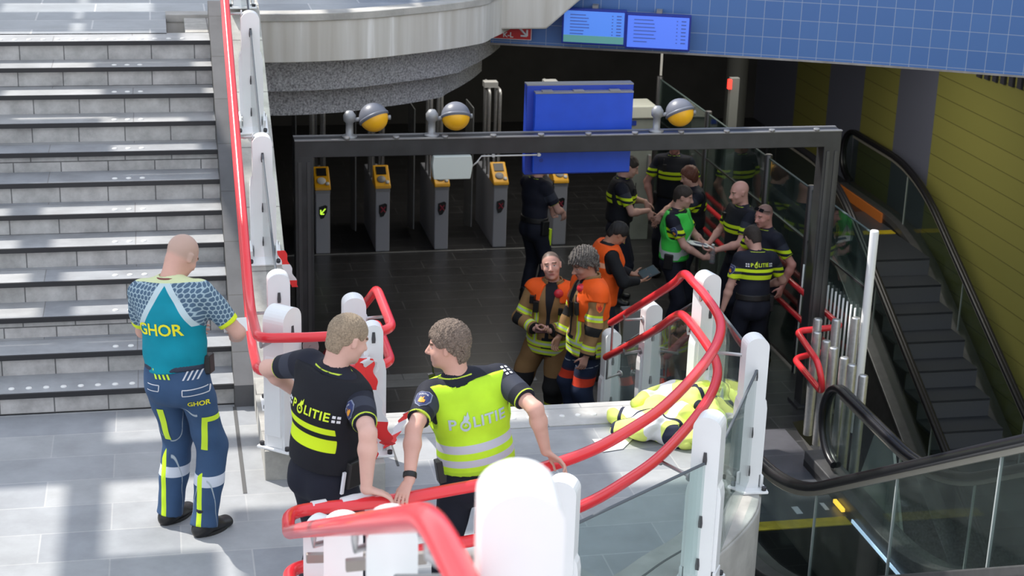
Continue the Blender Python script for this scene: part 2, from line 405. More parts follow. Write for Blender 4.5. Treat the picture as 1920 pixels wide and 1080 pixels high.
# the wall is unrolled by arc length so that its tiles stay square: one mesh, uv-mapped
def curved_wall(path, z0, z1, th):
    mb = MB(); n = len(path)
    top = []
    v = [(x, y, z0) for x, y in path] + [(x, y, z1) for x, y in path] + [(x, y+th, z0) for x, y in path] + [(x, y+th, z1) for x, y in path]
    f = []
    for i in range(n-1):
        f += [(i, i+1, n+i+1, n+i), (2*n+i+1, 2*n+i, 3*n+i, 3*n+i+1), (i+1, i, 2*n+i, 2*n+i+1), (n+i, n+i+1, 3*n+i+1, 3*n+i)]
    f += [(0, n, 3*n, 2*n), (n-1, 2*n+n-1, 4*n-1, 2*n-1)]
    mb.add(v, f); me = mb.mesh('curved_wall')
    uv = me.uv_layers.new(name='UVMap'); s = [0]
    for i in range(1, n): s.append(s[-1]+math.dist(path[i], path[i-1]))
    for lp in me.loops:
        i = lp.vertex_index; uv.data[lp.index].uv = (s[i % n], me.vertices[i].co.z)
    return me
def uv_tiles(name, c1, c2, grout, w, h, gw, rough):
    m, nt, b = _new(name); N, L = nt.nodes, nt.links
    u = N.new('ShaderNodeUVMap'); u.uv_map = 'UVMap'; br = N.new('ShaderNodeTexBrick'); br.offset = 0
    br.inputs['Scale'].default_value = 1; br.inputs['Brick Width'].default_value = w; br.inputs['Row Height'].default_value = h; br.inputs['Mortar Size'].default_value = gw
    br.inputs['Color1'].default_value = (*c1, 1); br.inputs['Color2'].default_value = (*c2, 1); br.inputs['Mortar'].default_value = (*grout, 1)
    L.new(u.outputs[0], br.inputs['Vector']); L.new(br.outputs[0], b.inputs['Base Color']); b.inputs['Roughness'].default_value = rough
    return m
wb = link('wall_blue', curved_wall(BLUE, 1.30, 4.2, .28), None, [uv_tiles('blue_tiles', (.075, .175, .44), (.085, .195, .47), (.30, .38, .55), .19, .19, .0035, .35)])
place(wb); wb['kind'] = 'structure'
tr_ = link('trim_blue_wall', curved_wall([(x, y-.012) for x, y in BLUE], 1.285, 1.305, .3), None, [mat('blue_trim', (.30, .28, .27), .5, noise=.3, nscale=5)]); place(tr_); tr_['kind'] = 'structure'
m = MB(); m.prism([(-6, 14), (-6, 22), (16, 22), (16, 3.4), (9.8, 3.9)] + [(x, y+.3) for x, y in BLUE[::-1]] + [(.5, 7.2), (.5, 14)], 1.30, 1.5)
struct('ceiling_hall', m, M_DARKWALL)
m = MB(); m.box(3.7, 5.44, 1.55, 3.30, ZF-.01, ZF+.004); struct('trim_hall_plate', m, tile_mat('grey_granite', (.095, .095, .11), (.11, .11, .125), (.16, .16, .17), 1.2, .9, .006, .4))
# yellow side wall with purple-grey upright bands and long thin courses
def yellow_wall():
    m, nt, b = _new('yellow_tiles'); N, L = nt.nodes, nt.links
    tc = N.new('ShaderNodeTexCoord'); sp = N.new('ShaderNodeSeparateXYZ'); L.new(tc.outputs['Object'], sp.inputs[0])
    cb = N.new('ShaderNodeCombineXYZ'); L.new(sp.outputs[1], cb.inputs[0]); L.new(sp.outputs[2], cb.inputs[1])
    br = N.new('ShaderNodeTexBrick'); br.inputs['Scale'].default_value = 1; br.inputs['Brick Width'].default_value = 30; br.inputs['Row Height'].default_value = .27; br.inputs['Mortar Size'].default_value = .006
    br.inputs['Color1'].default_value = (.29, .28, .075, 1); br.inputs['Color2'].default_value = (.31, .295, .08, 1); br.inputs['Mortar'].default_value = (.15, .14, .04, 1)
    L.new(cb.outputs[0], br.inputs['Vector'])
    r = N.new('ShaderNodeValToRGB'); r.color_ramp.interpolation = 'CONSTANT'; e = r.color_ramp.elements
    mp = N.new('ShaderNodeMapRange'); mp.inputs[1].default_value = 4; mp.inputs[2].default_value = 20; L.new(sp.outputs[1], mp.inputs[0]); L.new(mp.outputs[0], r.inputs[0])
    def q(bv): return (bv-4)/16
    e[0].position = 0; e[0].color = (0, 0, 0, 1); e[1].position = q(9.55); e[1].color = (1, 1, 1, 1)
    for bv, c in ((10.75, 0), (11.9, 1), (13.2, 0), (14.6, 1)):
        x = e.new(q(bv)); x.color = (c, c, c, 1)
    mx = N.new('ShaderNodeMix'); mx.data_type = 'RGBA'; L.new(r.outputs[0], mx.inputs[0]); L.new(br.outputs[0], mx.inputs[6]); mx.inputs[7].default_value = (.16, .17, .23, 1)
    L.new(mx.outputs[2], b.inputs['Base Color']); b.inputs['Roughness'].default_value = .45
    return m
m = MB(); m.box(9.75, 10.0, -6, 16.5, -9, 3.5); struct('wall_yellow', m, yellow_wall())
m = MB()
for i in range(7): m.box(9.715, 9.75, 7.10+.21*i, 7.20+.21*i, .56-.015*i, 1.3)
struct('trim_wall_comb', m, mat('dark_slate', (.04, .04, .06), .6))
m = MB(); m.box(4.0, 9.8, -9, 10.8, -9.2, -9.0); struct('floor_pit', m, M_DARKWALL)
m = MB(); m.box(3.9, 4.1, -6, 0, -9, -1.95); m.box(6.0, 6.14, 3.6, 10.4, -9, ZF-.02); m.box(6.0, 9.8, 10.4, 10.6, -9, ZF-.02); m.box(5.4, 9.8, -6.2, -6, -9, -3); m.box(5.40, 5.56, -6, 3.5, -9, ZF-.02); struct('wall_pit', m, M_DARKWALL)
def RZ(px, py, z):
    """point of the horizontal plane z seen at (px, py) of the 1920 x 1080 picture"""
    d = _F+(px-960)/FPX*_R-(py-540)/FPX*_U; t = (z-CAMH)/d[2]; return Vector((d[0]*t, d[1]*t, z))
# ================================================================ posts, rails and glass of the balustrades
M_BOLT = mat('bolt_dark', (.05, .05, .055), .4, .6)
M_POSTSLOT = mat('slot_dark', (.06, .06, .065), .6)
def post_meshes(h=1.05, wide=.145, deep=.12):
    """white post with an arched head, lower sleeve, clamp slots and bolted foot; local x across, y out, z up"""
    r = wide/2; out = [(-r, .0)]
    arch = [(-r, 0), (r, 0)] + [(r*math.cos(t), h-r*.85+.85*r*math.sin(t)) for t in [math.pi*i/14 for i in range(15)]]
    m = MB(); m.extrude([(x, -deep/2, z) for x, z in arch], (0, deep, 0))
    a = m.mesh('column')
    m = MB(); w2 = r+.022
    prof = [(-w2, .10), (w2, .10), (w2, .55), (w2-.008, .60), (r-.004, .63), (-r+.004, .63), (-w2+.008, .60), (-w2, .55)]
    m.extrude([(x, -deep/2+.018, z) for x, z in prof], (0, deep-.036, 0)); b = m.mesh('sleeve')
    m = MB(); m.box(-.125, .125, -.12, .12, 0, .018); m.box(-.105, -.085, -.06, .06, .018, .10); m.box(.085, .105, -.06, .06, .018, .10); c = m.mesh('foot_plate')
    m = MB()
    for x in (-.100, .100):
        for y in (-.095, .095): m.cyl((x, y, .018), (x, y, .040), .016, 8)
    d = split_parts(m, 'bolt', None, None)
    m = MB()
    for z in (.14, .40, .78): m.extrude([(-.010, -deep/2-.006, z-.035), (.010, -deep/2-.006, z-.035), (.012, -deep/2-.006, z-.01), (.008, -deep/2-.006, z+.035), (-.008, -deep/2-.006, z+.035), (-.012, -deep/2-.006, z-.01)], (0, .010, 0))
    e = split_parts(m, 'slot', None, None)
    return a, b, c, d, e
_POST = {}
def make_post(pos, yaw, label, group, h=1.05, wide=.145, deep=.12, tilt=0):
    key = (h, wide, deep)
    if key not in _POST: _POST[key] = post_meshes(*key)
    a, b, c, d, e = _POST[key]
    t = empty('railing_post', label, 'post', group)
    t.matrix_world = Matrix.Translation(pos) @ Matrix.Rotation(yaw, 4, 'Z')
    for nm, me, mt in [('column', a, M_WHITE), ('sleeve', b, M_WHITE), ('foot_plate', c, M_WHITE)]+[('bolt', q, M_BOLT) for q in d]+[('slot', q, M_POSTSLOT) for q in e]:
        if not me.materials: me.materials.append(mt)
        o = link(nm, me, t)
        if tilt and nm in ('foot_plate', 'bolt'): o.matrix_local = Matrix.Translation((0, -.02, .02)) @ Matrix.Rotation(math.atan(SL), 4, 'X')
        if nm in ('column', 'sleeve', 'foot_plate'):
            md = o.modifiers.new('bevel', 'BEVEL'); md.width = .012 if nm == 'column' else .006; md.segments = 2; md.limit_method = 'ANGLE'
    return t
YAW0 = PSI
def pk(b): return SL*b+.20
G_UP = 'white posts of the balustrade up the left flight'
make_post(W(.285, 3.75, 2.16), YAW0, 'white post at the top of the left flight, cut off by the picture edge', G_UP)
make_post(W(.285, 2.43, pk(2.43)-.03), YAW0, 'white post on the sloping kerb, uppermost whole one beside the left flight', G_UP, .94, tilt=1)
make_post(W(.285, 1.10, pk(1.10)-.03), YAW0, 'white post on the sloping kerb, half way down the left flight', G_UP, .94, tilt=1)
make_post(W(.285, -.48, .19), YAW0, 'white post at the foot of the left flight, half hidden by a box post', G_UP, .94)
G_END = 'white posts around the rail end at the landing corner'
make_post(W(.26, -1.16, .20), YAW0+.9, 'white box post on a concrete block left of the bare headed officer in black vest', G_END, .93, .20, .15)
make_post(W(.73, -.92, .0), YAW0, 'tall white round topped post behind the head of the officer in black vest', G_END, 1.10)
make_post(W(.60, -1.30, .20), YAW0, 'white post hidden behind the officer head, left one on the second block', G_END, .86, .10, .10)
make_post(W(.80, -1.33, .20), YAW0, 'white post with barrier tape tied on, right one on the second block', G_END, .86, .12, .10)
G_LAND = 'white posts along the curved edge of the landing'
make_post(W(3.19, -.60, .0), YAW0+.25, 'white post behind the yellow jackets at the head of the lower flight', G_LAND, 1.06)
make_post(W(3.09, -1.86, .05), YAW0-.05, 'white post on the curved edge right of the yellow jackets', G_LAND, 1.02)
make_post(W(2.43, -3.0, .05), YAW0-.55, 'white post on the curved edge in front of the yellow jackets', G_LAND, 1.02, .155, .13)
make_post(W(1.44, -3.72, .05), YAW0-.45, 'white slotted post right of the huge blurred post in the foreground', G_LAND, 1.04, .16, .11)
G_LOW = 'white posts along the flight down to the hall'
make_post(W(3.47, 1.55, -.98), YAW0+.1, 'white post right of the firefighters, upper one on the flight to the hall', G_LOW, 1.06)
make_post(W(3.48, 2.75, -1.66), YAW0+.1, 'white post behind the hip of the firefighter seen from the side', G_LOW, 1.06)
G_NEAR = 'white posts along the near flight up to the camera'
make_post(W(.20, -8.28, 2.25), YAW0-.12, 'huge blurred white post in the bottom centre foreground', G_NEAR, 1.05, .15, .15)
make_post(W(.185, -6.70, 1.40), YAW0-.1, 'blurred white post left of the huge one, below the hands of the vest officer', G_NEAR, 1.05)
make_post(W(.19, -5.35, .72), YAW0-.1, 'white round post second from the left behind the blurred red rail', G_NEAR, 1.05)
make_post(W(.26, -3.98, .02), YAW0+.75, 'leftmost white box post at the bottom, inside the red rail loop', G_NEAR, 1.06, .16, .15)
# sloping kerb of the near flight
m = MB(); m.hexa([(.05,-8.4,-.3),(.46,-8.4,-.3),(.46,-4.05,-.3),(.05,-4.05,-.3),(.05,-8.4,2.24),(.46,-8.4,2.24),(.46,-4.05,.02),(.05,-4.05,.02)]); m.box(.05, .46, -10, -8.4, -.3, 2.24)
struct('wall_near_kerb', m, M_CONC)

def rail(name, label, pts_list, group=None, r=.031, brackets=(), cat='handrail'):
    t = empty(name, label, cat, group, PLACE)
    for i, pts in enumerate(pts_list):
        m = MB(); m.tube(pts, r, 14); m.build('tube' if i == 0 else 'lower_tube', M_RED, t, weld=False)
    for p, q in brackets:
        p, q = Vector(p), Vector(q); m = MB()
        mid = Vector((p.x, p.y, q.z))
        m.tube([p, (p.x, p.y, p.z-.03), (p.x, p.y, q.z), q], .011, 8); m.cyl(q+(q-mid).normalized()*-.012, q, .03, 10)
        m.build('bracket', M_STEEL, t, weld=False)
    return t
HU, HL = 1.0, .79
def up(b, h): return SL*b+.16+h
RU = rounded([(.10, 5.2, up(3.9, HU)+.1), (.10, 3.9, up(3.9, HU)), (.10, -.50, up(-.50, HU)-.02), (.10, -1.36, HU), (.50, -1.39, HU), (.93, -1.32, HU), (.93, -.52, HU), (.95, 3.2, HU-SL*3.7)], {1: .3, 2: .3, 3: .10, 4: .3, 5: .13, 6: .13}, 8)
RL = rounded([(.10, 5.2, up(3.9, HL)+.1), (.10, 3.9, up(3.9, HL)), (.10, -.55, up(-.55, HL)), (.10, -1.30, HL-.03), (.50, -1.37, HL-.03), (.93, -1.28, HL-.03), (.93, -.52, HL-.03), (.95, 3.2, HL-.03-SL*3.7)], {1: .3, 2: .3, 3: .10, 4: .3, 5: .13, 6: .13}, 8)
rail('handrail', 'double red handrail down the left flight, looping behind the officer in black vest', [RU, RL], 'red double handrails',
     brackets=[((.10, b, up(b, HU)-.03), (.225, b, up(b, HU)-.07)) for b in (2.43, 1.10, -.48)] + [((.93, -.90, HU-.03), (.80, -.92, HU-.06)), ((.93, -.75, HL-.06), (.80, -.92, HL-.08)), ((.12, -1.3, HU-.03), (.2, -1.2, HU-.08))])
# the landing rail: from the hairpin at the foot of the near flight, round the curved edge, down the lower flight
crv = [(.90, -3.60), (1.20, -3.51), (1.66, -3.27), (2.0, -2.98), (2.28, -2.68), (2.63, -2.19), (2.88, -1.76), (3.02, -1.38), (3.07, -.95)]
def cz(z, extra): return [Vector((a, b, z)) for a, b in crv]
U1 = rounded([(.16, -9.6, 3.14), (.07, -8.08, 3.13), (.075, -4.75, 1.42), (.085, -3.98, 1.02), (.10, -3.72, 1.0), (.36, -3.70, 1.0), (.62, -3.67, 1.0)], {1: .16, 2: .4, 3: .08, 4: .12, 5: .1}, 6)
tail_u = [Vector((3.09, -.58, .99)), Vector((3.16, -.16, .90)), Vector((3.22, .3, .66)), Vector((3.26, 1.6, -.03)), Vector((3.27, 2.05, -.27))]
tail_l = [Vector((3.09, -.45, .69)), Vector((3.16, 0.0, .52)), Vector((3.22, .6, .20)), Vector((3.26, 1.6, -.33)), Vector((3.27, 2.15, -.62))]
UP = U1 + spline([U1[-1]] + cz(1.0, 0) + tail_u, 6)[1:]
L1 = rounded([(.10, -6.2, 1.75), (.085, -4.05, .74), (.10, -3.72, .70), (.36, -3.69, .70), (.62, -3.66, .70)], {1: .1, 2: .12, 3: .1}, 6)
LP = L1 + spline([L1[-1]] + cz(.70, 0) + tail_l, 6)[1:]
rail('handrail', 'double red handrail curving round the landing edge in front of the two leaning officers', [UP, LP], 'red double handrails',
     brackets=[((3.08, -.80, .97), (3.16, -.66, .93)), ((3.09, -.55, .66), (3.16, -.60, .60)), ((2.88, -1.76, .97), (3.04, -1.83, .93)), 
               ((1.42, -3.40, .67), (1.42, -3.64, .62)), ((1.42, -3.40, .97), (1.42, -3.64, .92)), ((2.26, -2.70, .67), (2.37, -2.92, .66)), ((.08, -6.70, 2.40), (.20, -6.64, 2.34)), ((.08, -5.35, 1.72), (.2, -5.3, 1.66)), ((.08, -8.0, 3.05), (.18, -8.2, 3.0)),
               ((3.24, 1.55, .0), (3.40, 1.55, -.06)), ((3.24, 1.5, -.28), (3.40, 1.55, -.34)), ((3.27, 2.0, -.25), (3.42, 2.1, -.5)), ((3.27, 2.1, -.61), (3.42, 2.2, -.8))])
for px, py, bb, r, c in ((583, 651, -1.16, .050, (.30, .25, .25)), (643, 652, -1.16, .058, (.50, .53, .56))):
    q = np.array(RZ(px, py, .70)); d_ = q-np.array([0, 0, CAMH]); tt = (((ORG-np.array([0, 0, CAMH]))@EY)+bb)/(d_@EY); q = np.array([0, 0, CAMH])+d_*tt-ORG; c3 = Vector((float(q@EX), float(q@EY), float(q[2])))
    m = MB(); m.cyl(c3, c3+Vector((0, .03, 0)), r, 20); m.cyl(c3+Vector((0, -.008, 0)), c3, .012, 8); o = m.build('end_plate', mat('plate%d' % px, c, .4, .3), None, PLACE)
    tag(o, f'round {"brown grey" if px < 600 else "pale"} end plate behind the shoulder of the black vest officer', 'plate')
def RB(px, py, b):
    d = _F+(px-960)/FPX*_R-(py-540)/FPX*_U; t = ((np.array([0, 0, CAMH])-ORG)@EY-b)/-(d@EY); p = np.array([0, 0, CAMH])+t*d-ORG
    return Vector((float(p@EX), float(p@EY), float(p[2])))
for p0, p1, b in (((574, 1046), (690, 1043), -5.05), ((648, 1060), (800, 1045), -6.35), ((850, 1052), (915, 1052), -7.95)):
    q0, q1 = RB(*p0, b), RB(*p1, b); m = MB(); m.obox((q0+q1)/2, (q1-q0).normalized(), (0, 1, 0), (0, 0, 1), (q1-q0).length/2, .012, .020); m.build('bracket_bar', mat('bracket_brown', (.30, .27, .25), .45, .4), bpy.data.objects['handrail.001'], bevel=.004)
# glass panes clamped between the posts, each with its grey edge strip
def pane(p, q, z0p, z1p, z0q, z1q, label, group, mt=None, th=.012, edge=True, sub=1):
    """upright pane from p to q in (a, b)"""
    p, q = Vector((*p, 0)), Vector((*q, 0)); n = Vector((-(q-p).y, (q-p).x, 0)).normalized()*th/2
    m = MB(); v = [p-n+Vector((0,0,z0p)), q-n+Vector((0,0,z0q)), q+n+Vector((0,0,z0q)), p+n+Vector((0,0,z0p)),
                   p-n+Vector((0,0,z1p)), q-n+Vector((0,0,z1q)), q+n+Vector((0,0,z1q)), p+n+Vector((0,0,z1p))]
    m.hexa(v); o = m.build('glass_pane', mt or M_GLASS, None, PLACE)
    tag(o, label, 'glass pane', group)
    if edge:
        m = MB(); m.tube([p+Vector((0,0,z1p)), q+Vector((0,0,z1q))], .009, 6); e = m.build('edge_strip', M_GLASSEDGE, o, weld=False)
    return o
GG = 'glass panes between the white posts'
for (b0, b1, w) in ((3.70, 2.48, 'uppermost'), (2.38, 1.15, 'middle'), (1.05, -.40, 'lowest')):
    pane((.285, b0), (.285, b1), max(pk(b0), .2)+.12, max(pk(b0), .2)+.80, max(pk(b1), .2)+.12, max(pk(b1), .2)+.80, f'clear glass pane between white posts beside the left flight, {w} of three', GG)
pane((3.22, -.70), (3.14, -1.76), .12, .86, .12, .88, 'clear glass pane behind the yellow jackets on the curved edge', GG)
pane((3.10, -1.90), (2.55, -2.92), .12, .86, .12, .88, 'clear glass pane right of the yellow jackets, at the sharpest bend', GG)
pane((2.43, -3.03), (1.50, -3.68), .12, .80, .12, .80, 'clear glass pane under the red rail right of the vest officer hand', GG)
pane((3.26, -.50), (3.47, 1.47), .14, .88, -.80, -.10, 'clear glass pane beside the flight to the hall, upper one', GG)
pane((3.47, 1.63), (3.48, 2.67), -.86, -.18, -1.42, -.76, 'clear glass pane beside the flight to the hall, lower one', GG)
pane((.20, -8.2), (.185, -6.8), 2.35, 3.05, 1.6, 2.3, 'clear glass pane between the blurred foreground posts', GG)
pane((.20, -8.38), (.20, -9.7), 2.35, 3.02, 2.35, 3.02, 'clear glass pane in front of the huge blurred foreground post', GG)
# end of the glass at the foot of the flight: grey metal plate post
m = MB(); m.box(3.66, 3.86, 3.02, 3.16, ZF, -.52); o = m.build('metal_screen', mat('grey_metal', (.16, .165, .17), .45, .3), None, PLACE, .01)
tag(o, 'grey metal end panel behind the firefighters at the foot of the lower flight', 'panel')

# ================================================================ portal frame with its lamps and signs
FB = 3.88
t = empty('portal_frame', 'black steel portal frame standing across the hall entrance', 'frame', None, PLACE)
m = MB(); m.box(.73, 5.96, FB-.09, FB+.09, .79, .95); m.build('crossbar', M_BLACKFR, t, bevel=.006)
m = MB(); m.box(.73, 5.96, FB-.10, FB-.06, .945, .955); m.box(.73, 5.96, FB+.06, FB+.10, .945, .955); split_parts(m, 'crossbar_lip', mat('worn_grey', (.30, .30, .31), .4, .5), t)
for a in (.73, 5.79):
    m = MB(); m.box(a, a+.17, FB-.09, FB+.09, ZF+.02, .80); o = m.build('leg', M_BLACKFR, t, bevel=.006)
    m = MB(); m.box(a+.03, a+.06, FB-.098, FB-.09, ZF+.2, .75); m.box(a+.11, a+.14, FB-.098, FB-.09, ZF+.2, .75); split_parts(m, 'channel', mat('frame_grey', (.075, .076, .08), .35, .4), o)
    m = MB(); m.box(a-.05, a+.22, FB-.14, FB+.14, ZF, ZF+.03); m.build('base_plate', M_BLACKFR, t, bevel=.004)
m = MB()
for i in range(11): m.cyl((1.2+i*.45, FB-.08, .95), (1.2+i*.45, FB-.08, .975), .03, 8)
split_parts(m, 'clip', mat('worn_grey', (.30, .30, .31), .4, .5), t)
M_LAMPG = mat('lamp_grey', (.17, .18, .22), .4); M_LAMPY = mat('lamp_amber', (.95, .48, .02), .3, noise=.1)
def lamp(a, tilt, label):
    t = empty('ball_lamp', label, 'lamp', 'grey and amber ball lamps on the portal frame', PLACE)
    m = MB(); m.lathe((a, FB, .955), [(.07, 0), (.07, .015), (.035, .02), (.035, .13), (.055, .15), (.058, .20), (.03, .24), (0.001, .245)], 16); m.build('stand', mat('grey_metal_light', (.30, .31, .33), .4, .3), t)
    m = MB(); m.cyl((a+.03, FB, 1.11), (a+.12, FB, 1.12), .02, 10); m.build('arm', mat('grey_metal_light', (.30, .31, .33), .4, .3), t)
    c = Vector((a+.22, FB, 1.13)); R_ = .135; ax = Vector((math.sin(tilt), -.55, -1)).normalized()
    up_ = [(R_*math.sin(k*math.pi/20), -R_*math.cos(k*math.pi/20)) for k in range(0, 12)]
    m = MB(); m.lathe(c, up_, 28, 0, ax); m.build('hood', M_LAMPG, t)
    lo = [(R_*.97*math.sin(k*math.pi/20), -R_*.97*math.cos(k*math.pi/20)) for k in range(9, 21)]
    m = MB(); m.lathe(c, lo, 28, 0, ax); m.build('lens', M_LAMPY, t)
    m = MB(); m.lathe(c, [(R_*1.0, -.012), (R_*1.06, -.006), (R_*1.06, .012), (R_*.98, .016)], 28, 0, ax); m.build('rim', M_LAMPG, t)
    m = MB(); m.cyl(c+Vector((.12, 0, 0)), c+Vector((.155, 0, 0)), .022, 10); m.build('pivot', mat('grey_metal_light', (.30, .31, .33), .4, .3), t)
lamp(1.235, .45, 'grey and amber ball lamp on the frame, leftmost of three')
lamp(1.99, 0, 'grey and amber ball lamp on the frame above the white box')
lamp(4.13, .30, 'grey and amber ball lamp on the frame right of the blue sign')
t = empty('junction_box', 'white box hung under the frame crossbar left of the blue sign', 'box', None, PLACE)
m = MB(); m.extrude([(1.99, FB-.14, .79), (2.34, FB-.14, .79), (2.355, FB-.14, .70), (2.335, FB-.14, .57), (1.995, FB-.14, .57), (1.98, FB-.14, .70)], (0, .10, 0)); m.build('housing', mat('box_white', (.55, .60, .58), .5), t, bevel=.008)
m = MB(); m.tube([(2.355, FB-.10, .68), (2.40, FB-.10, .72), (2.44, FB-.10, .775), (3.0, FB-.10, .775)], .008, 8)
for a in (2.55, 2.98): m.box(a-.012, a+.012, FB-.115, FB-.085, .765, .79)
m.build('conduit', mat('conduit_grey', (.5, .5, .5), .5), t)
M_BLUE = mat('sign_blue', (.018, .085, .64), .38, noise=.06, nscale=6); M_BLUED = mat('sign_blue_dark', (.018, .055, .42), .45)
t = empty('hanging_sign', 'blank blue double panel sign hanging behind the frame crossbar', 'sign', None, PLACE)
m = MB(); m.box(2.92, 3.95, FB+.22, FB+.34, .50, 1.36); m.build('back_panel', M_BLUED, t, bevel=.006)
m = MB(); m.box(2.985, 3.93, FB+.14, FB+.22, .53, 1.30); m.build('front_panel', M_BLUE, t, bevel=.006)
m = MB(); m.box(2.985, 3.93, FB+.135, FB+.22, 1.298, 1.312); m.box(2.92, 3.95, FB+.22, FB+.345, 1.358, 1.37)
for a in (3.1, 3.4, 3.75): m.box(a-.05, a+.05, FB+.13, FB+.2, 1.31, 1.325)
m.build('top_edge', mat('worn_grey', (.30, .30, .31), .4, .5), t)
m = MB(); m.box(3.05, 3.12, FB+.05, FB+.24, .80, .93); m.box(3.75, 3.82, FB+.05, FB+.24, .80, .93); split_parts(m, 'mount', M_BLACKFR, t)
m = MB(); m.cyl((3.06, FB+.138, .66), (3.06, FB+.145, .66), .02, 12); m.cyl((3.15, FB+.20, .56), (3.15, FB+.215, .56), .012, 8); split_parts(m, 'keyhole', M_BLUED, t)

# ================================================================ check-in gates
M_GREY = mat('gate_grey', (.40, .41, .46), .42, .2); M_YEL = mat('reader_amber', (.80, .40, .01), .4); M_SCRN = mat('reader_screen', (.02, .02, .022), .15)
def gate(a, b, state, label):
    t = empty('ticket_gate', label, 'gate', 'row of ticket gates', PLACE)
    m = MB(); m.box(a-.09, a+.09, b, b+1.25, ZF, ZF+.84); m.build('cabinet', M_GREY, t, bevel=.012)
    m = MB(); m.box(a-.093, a+.093, b-.004, b+.10, ZF+.795, ZF+.83); m.build('collar', mat('collar_grey', (.32, .325, .34), .4, .3), t)
    # sloping reader head
    m = MB(); m.hexa([(a-.10,b-.03,ZF+.84),(a+.10,b-.03,ZF+.84),(a+.10,b+.30,ZF+.84),(a-.10,b+.30,ZF+.84),(a-.10,b-.02,ZF+.88),(a+.10,b-.02,ZF+.88),(a+.10,b+.27,ZF+1.08),(a-.10,b+.27,ZF+1.08)]); h = m.build('reader_head', M_YEL, t, bevel=.012)
    d = Vector((0, .29, .20)).normalized(); n = Vector((0, -.20, .29)).normalized(); c0 = Vector((a, b-.02, ZF+.88))
    m = MB(); m.obox(c0+d*.25+n*.004, (1,0,0), d, n, .062, .062, .006); m.build('screen', M_SCRN, h)
    m = MB(); m.lathe(c0+d*.105+Vector((-.01,0,0))+n*.0, [(.055, 0), (.055, .010), (.05, .014), (0.001, .015)], 20, 0, n); m.build('reader_disc', mat('disc_white' if state == 0 else 'disc_grey', (.62, .62, .62) if state == 0 else (.22, .22, .23), .4), h)
    m = MB(); m.lathe(c0+d*.055+Vector((.06,0,0))+n*.002, [(.026, 0), (.026, .012), (0.001, .014)], 14, 0, n); m.build('button', mat('button_white', (.6, .6, .6), .4), h)
    # black shield shaped display with its arrow or cross
    sh = [(a-.05, .62), (a-.05, .52), (a-.03, .465), (a+.01, .475), (a+.05, .55), (a+.055, .63), (a+.03, .645)]
    m = MB(); m.extrude([(x, b-.012, ZF+z) for x, z in sh], (0, .014, 0)); s = m.build('display', M_SCRN, t)
    m = MB(); y = b-.016
    if state == 0:
        for (x0, z0, x1, z1) in ((-.028, .53, .03, .60), (-.028, .53, -.028, .585), (-.028, .53, .015, .53)): m.tube([(a+x0, y, ZF+z0), (a+x1, y, ZF+z1)], .008, 6)
        m.build('arrow', mat('led_green', (.45, .75, .05), .5, emit=1.2), s, weld=False)
    else:
        m.tube([(a-.025, y, ZF+.53), (a+.03, y, ZF+.60)], .009, 6); m.tube([(a-.025, y, ZF+.60), (a+.03, y, ZF+.53)], .009, 6)
        m.build('cross', mat('led_red', (.20, .012, .03), .5, emit=.05), s, weld=False)
    m = MB()
    for x, y0 in ((-.07, .55), (.07, .55), (.0, .95)): m.tube(rounded([(a+x, b+y0, ZF+.82), (a+x, b+y0, ZF+1.95), (a+x, b+y0+.28, ZF+1.95), (a+x, b+y0+.28, ZF+.82)], .06), .022, 10)
    split_parts(m, 'tube', M_STEEL, t)
    m = MB(); m.box(a-.13, a+.05, b+.60, b+.75, ZF+1.98, ZF+2.05); m.build('top_sensor', mat('sensor_grey', (.4, .4, .4), .5), t)
    m = MB(); m.hexa([(a-.30,b+.45,ZF+.15),(a-.285,b+.45,ZF+.15),(a-.285,b+1.0,ZF+.02),(a-.30,b+1.0,ZF+.02),(a-.30,b+.45,ZF+1.75),(a-.285,b+.45,ZF+1.75),(a-.285,b+1.0,ZF+1.75),(a-.30,b+1.0,ZF+1.75)]); m.build('door', mat('door_frost', (.16, .165, .17), .25), t)
gate(1.51, 9.42, 0, 'grey ticket gate with white disc and green arrow, leftmost of the row')
gate(2.27, 9.43, 1, 'grey ticket gate with amber reader under the leftmost ball lamp')
gate(3.03, 9.44, 1, 'grey ticket gate with amber reader half covered by the white box')
gate(3.80, 9.46, 1, 'grey ticket gate with amber reader just left of the blue sign')
gate(4.60, 9.48, 1, 'grey ticket gate in the dark behind the blue sign')
m = MB(); m.box(.9, 5.2, 9.36, 9.40, ZF, ZF+.006); struct('trim_gate_line', m, mat('line_grey', (.2, .2, .2), .5))
# ================================================================ figures: smooth surfaces grown from a posed skeleton
def V3(*a): return np.array(a if len(a) > 1 else a[0], float)
def nrm(v): v = np.asarray(v, float); return v/max(np.linalg.norm(v), 1e-9)
def rotx(d): a = math.radians(d); c, s = math.cos(a), math.sin(a); return np.array([[1,0,0],[0,c,-s],[0,s,c]])
def roty(d): a = math.radians(d); c, s = math.cos(a), math.sin(a); return np.array([[c,0,s],[0,1,0],[-s,0,c]])
def rotz(d): a = math.radians(d); c, s = math.cos(a), math.sin(a); return np.array([[c,-s,0],[s,c,0],[0,0,1]])
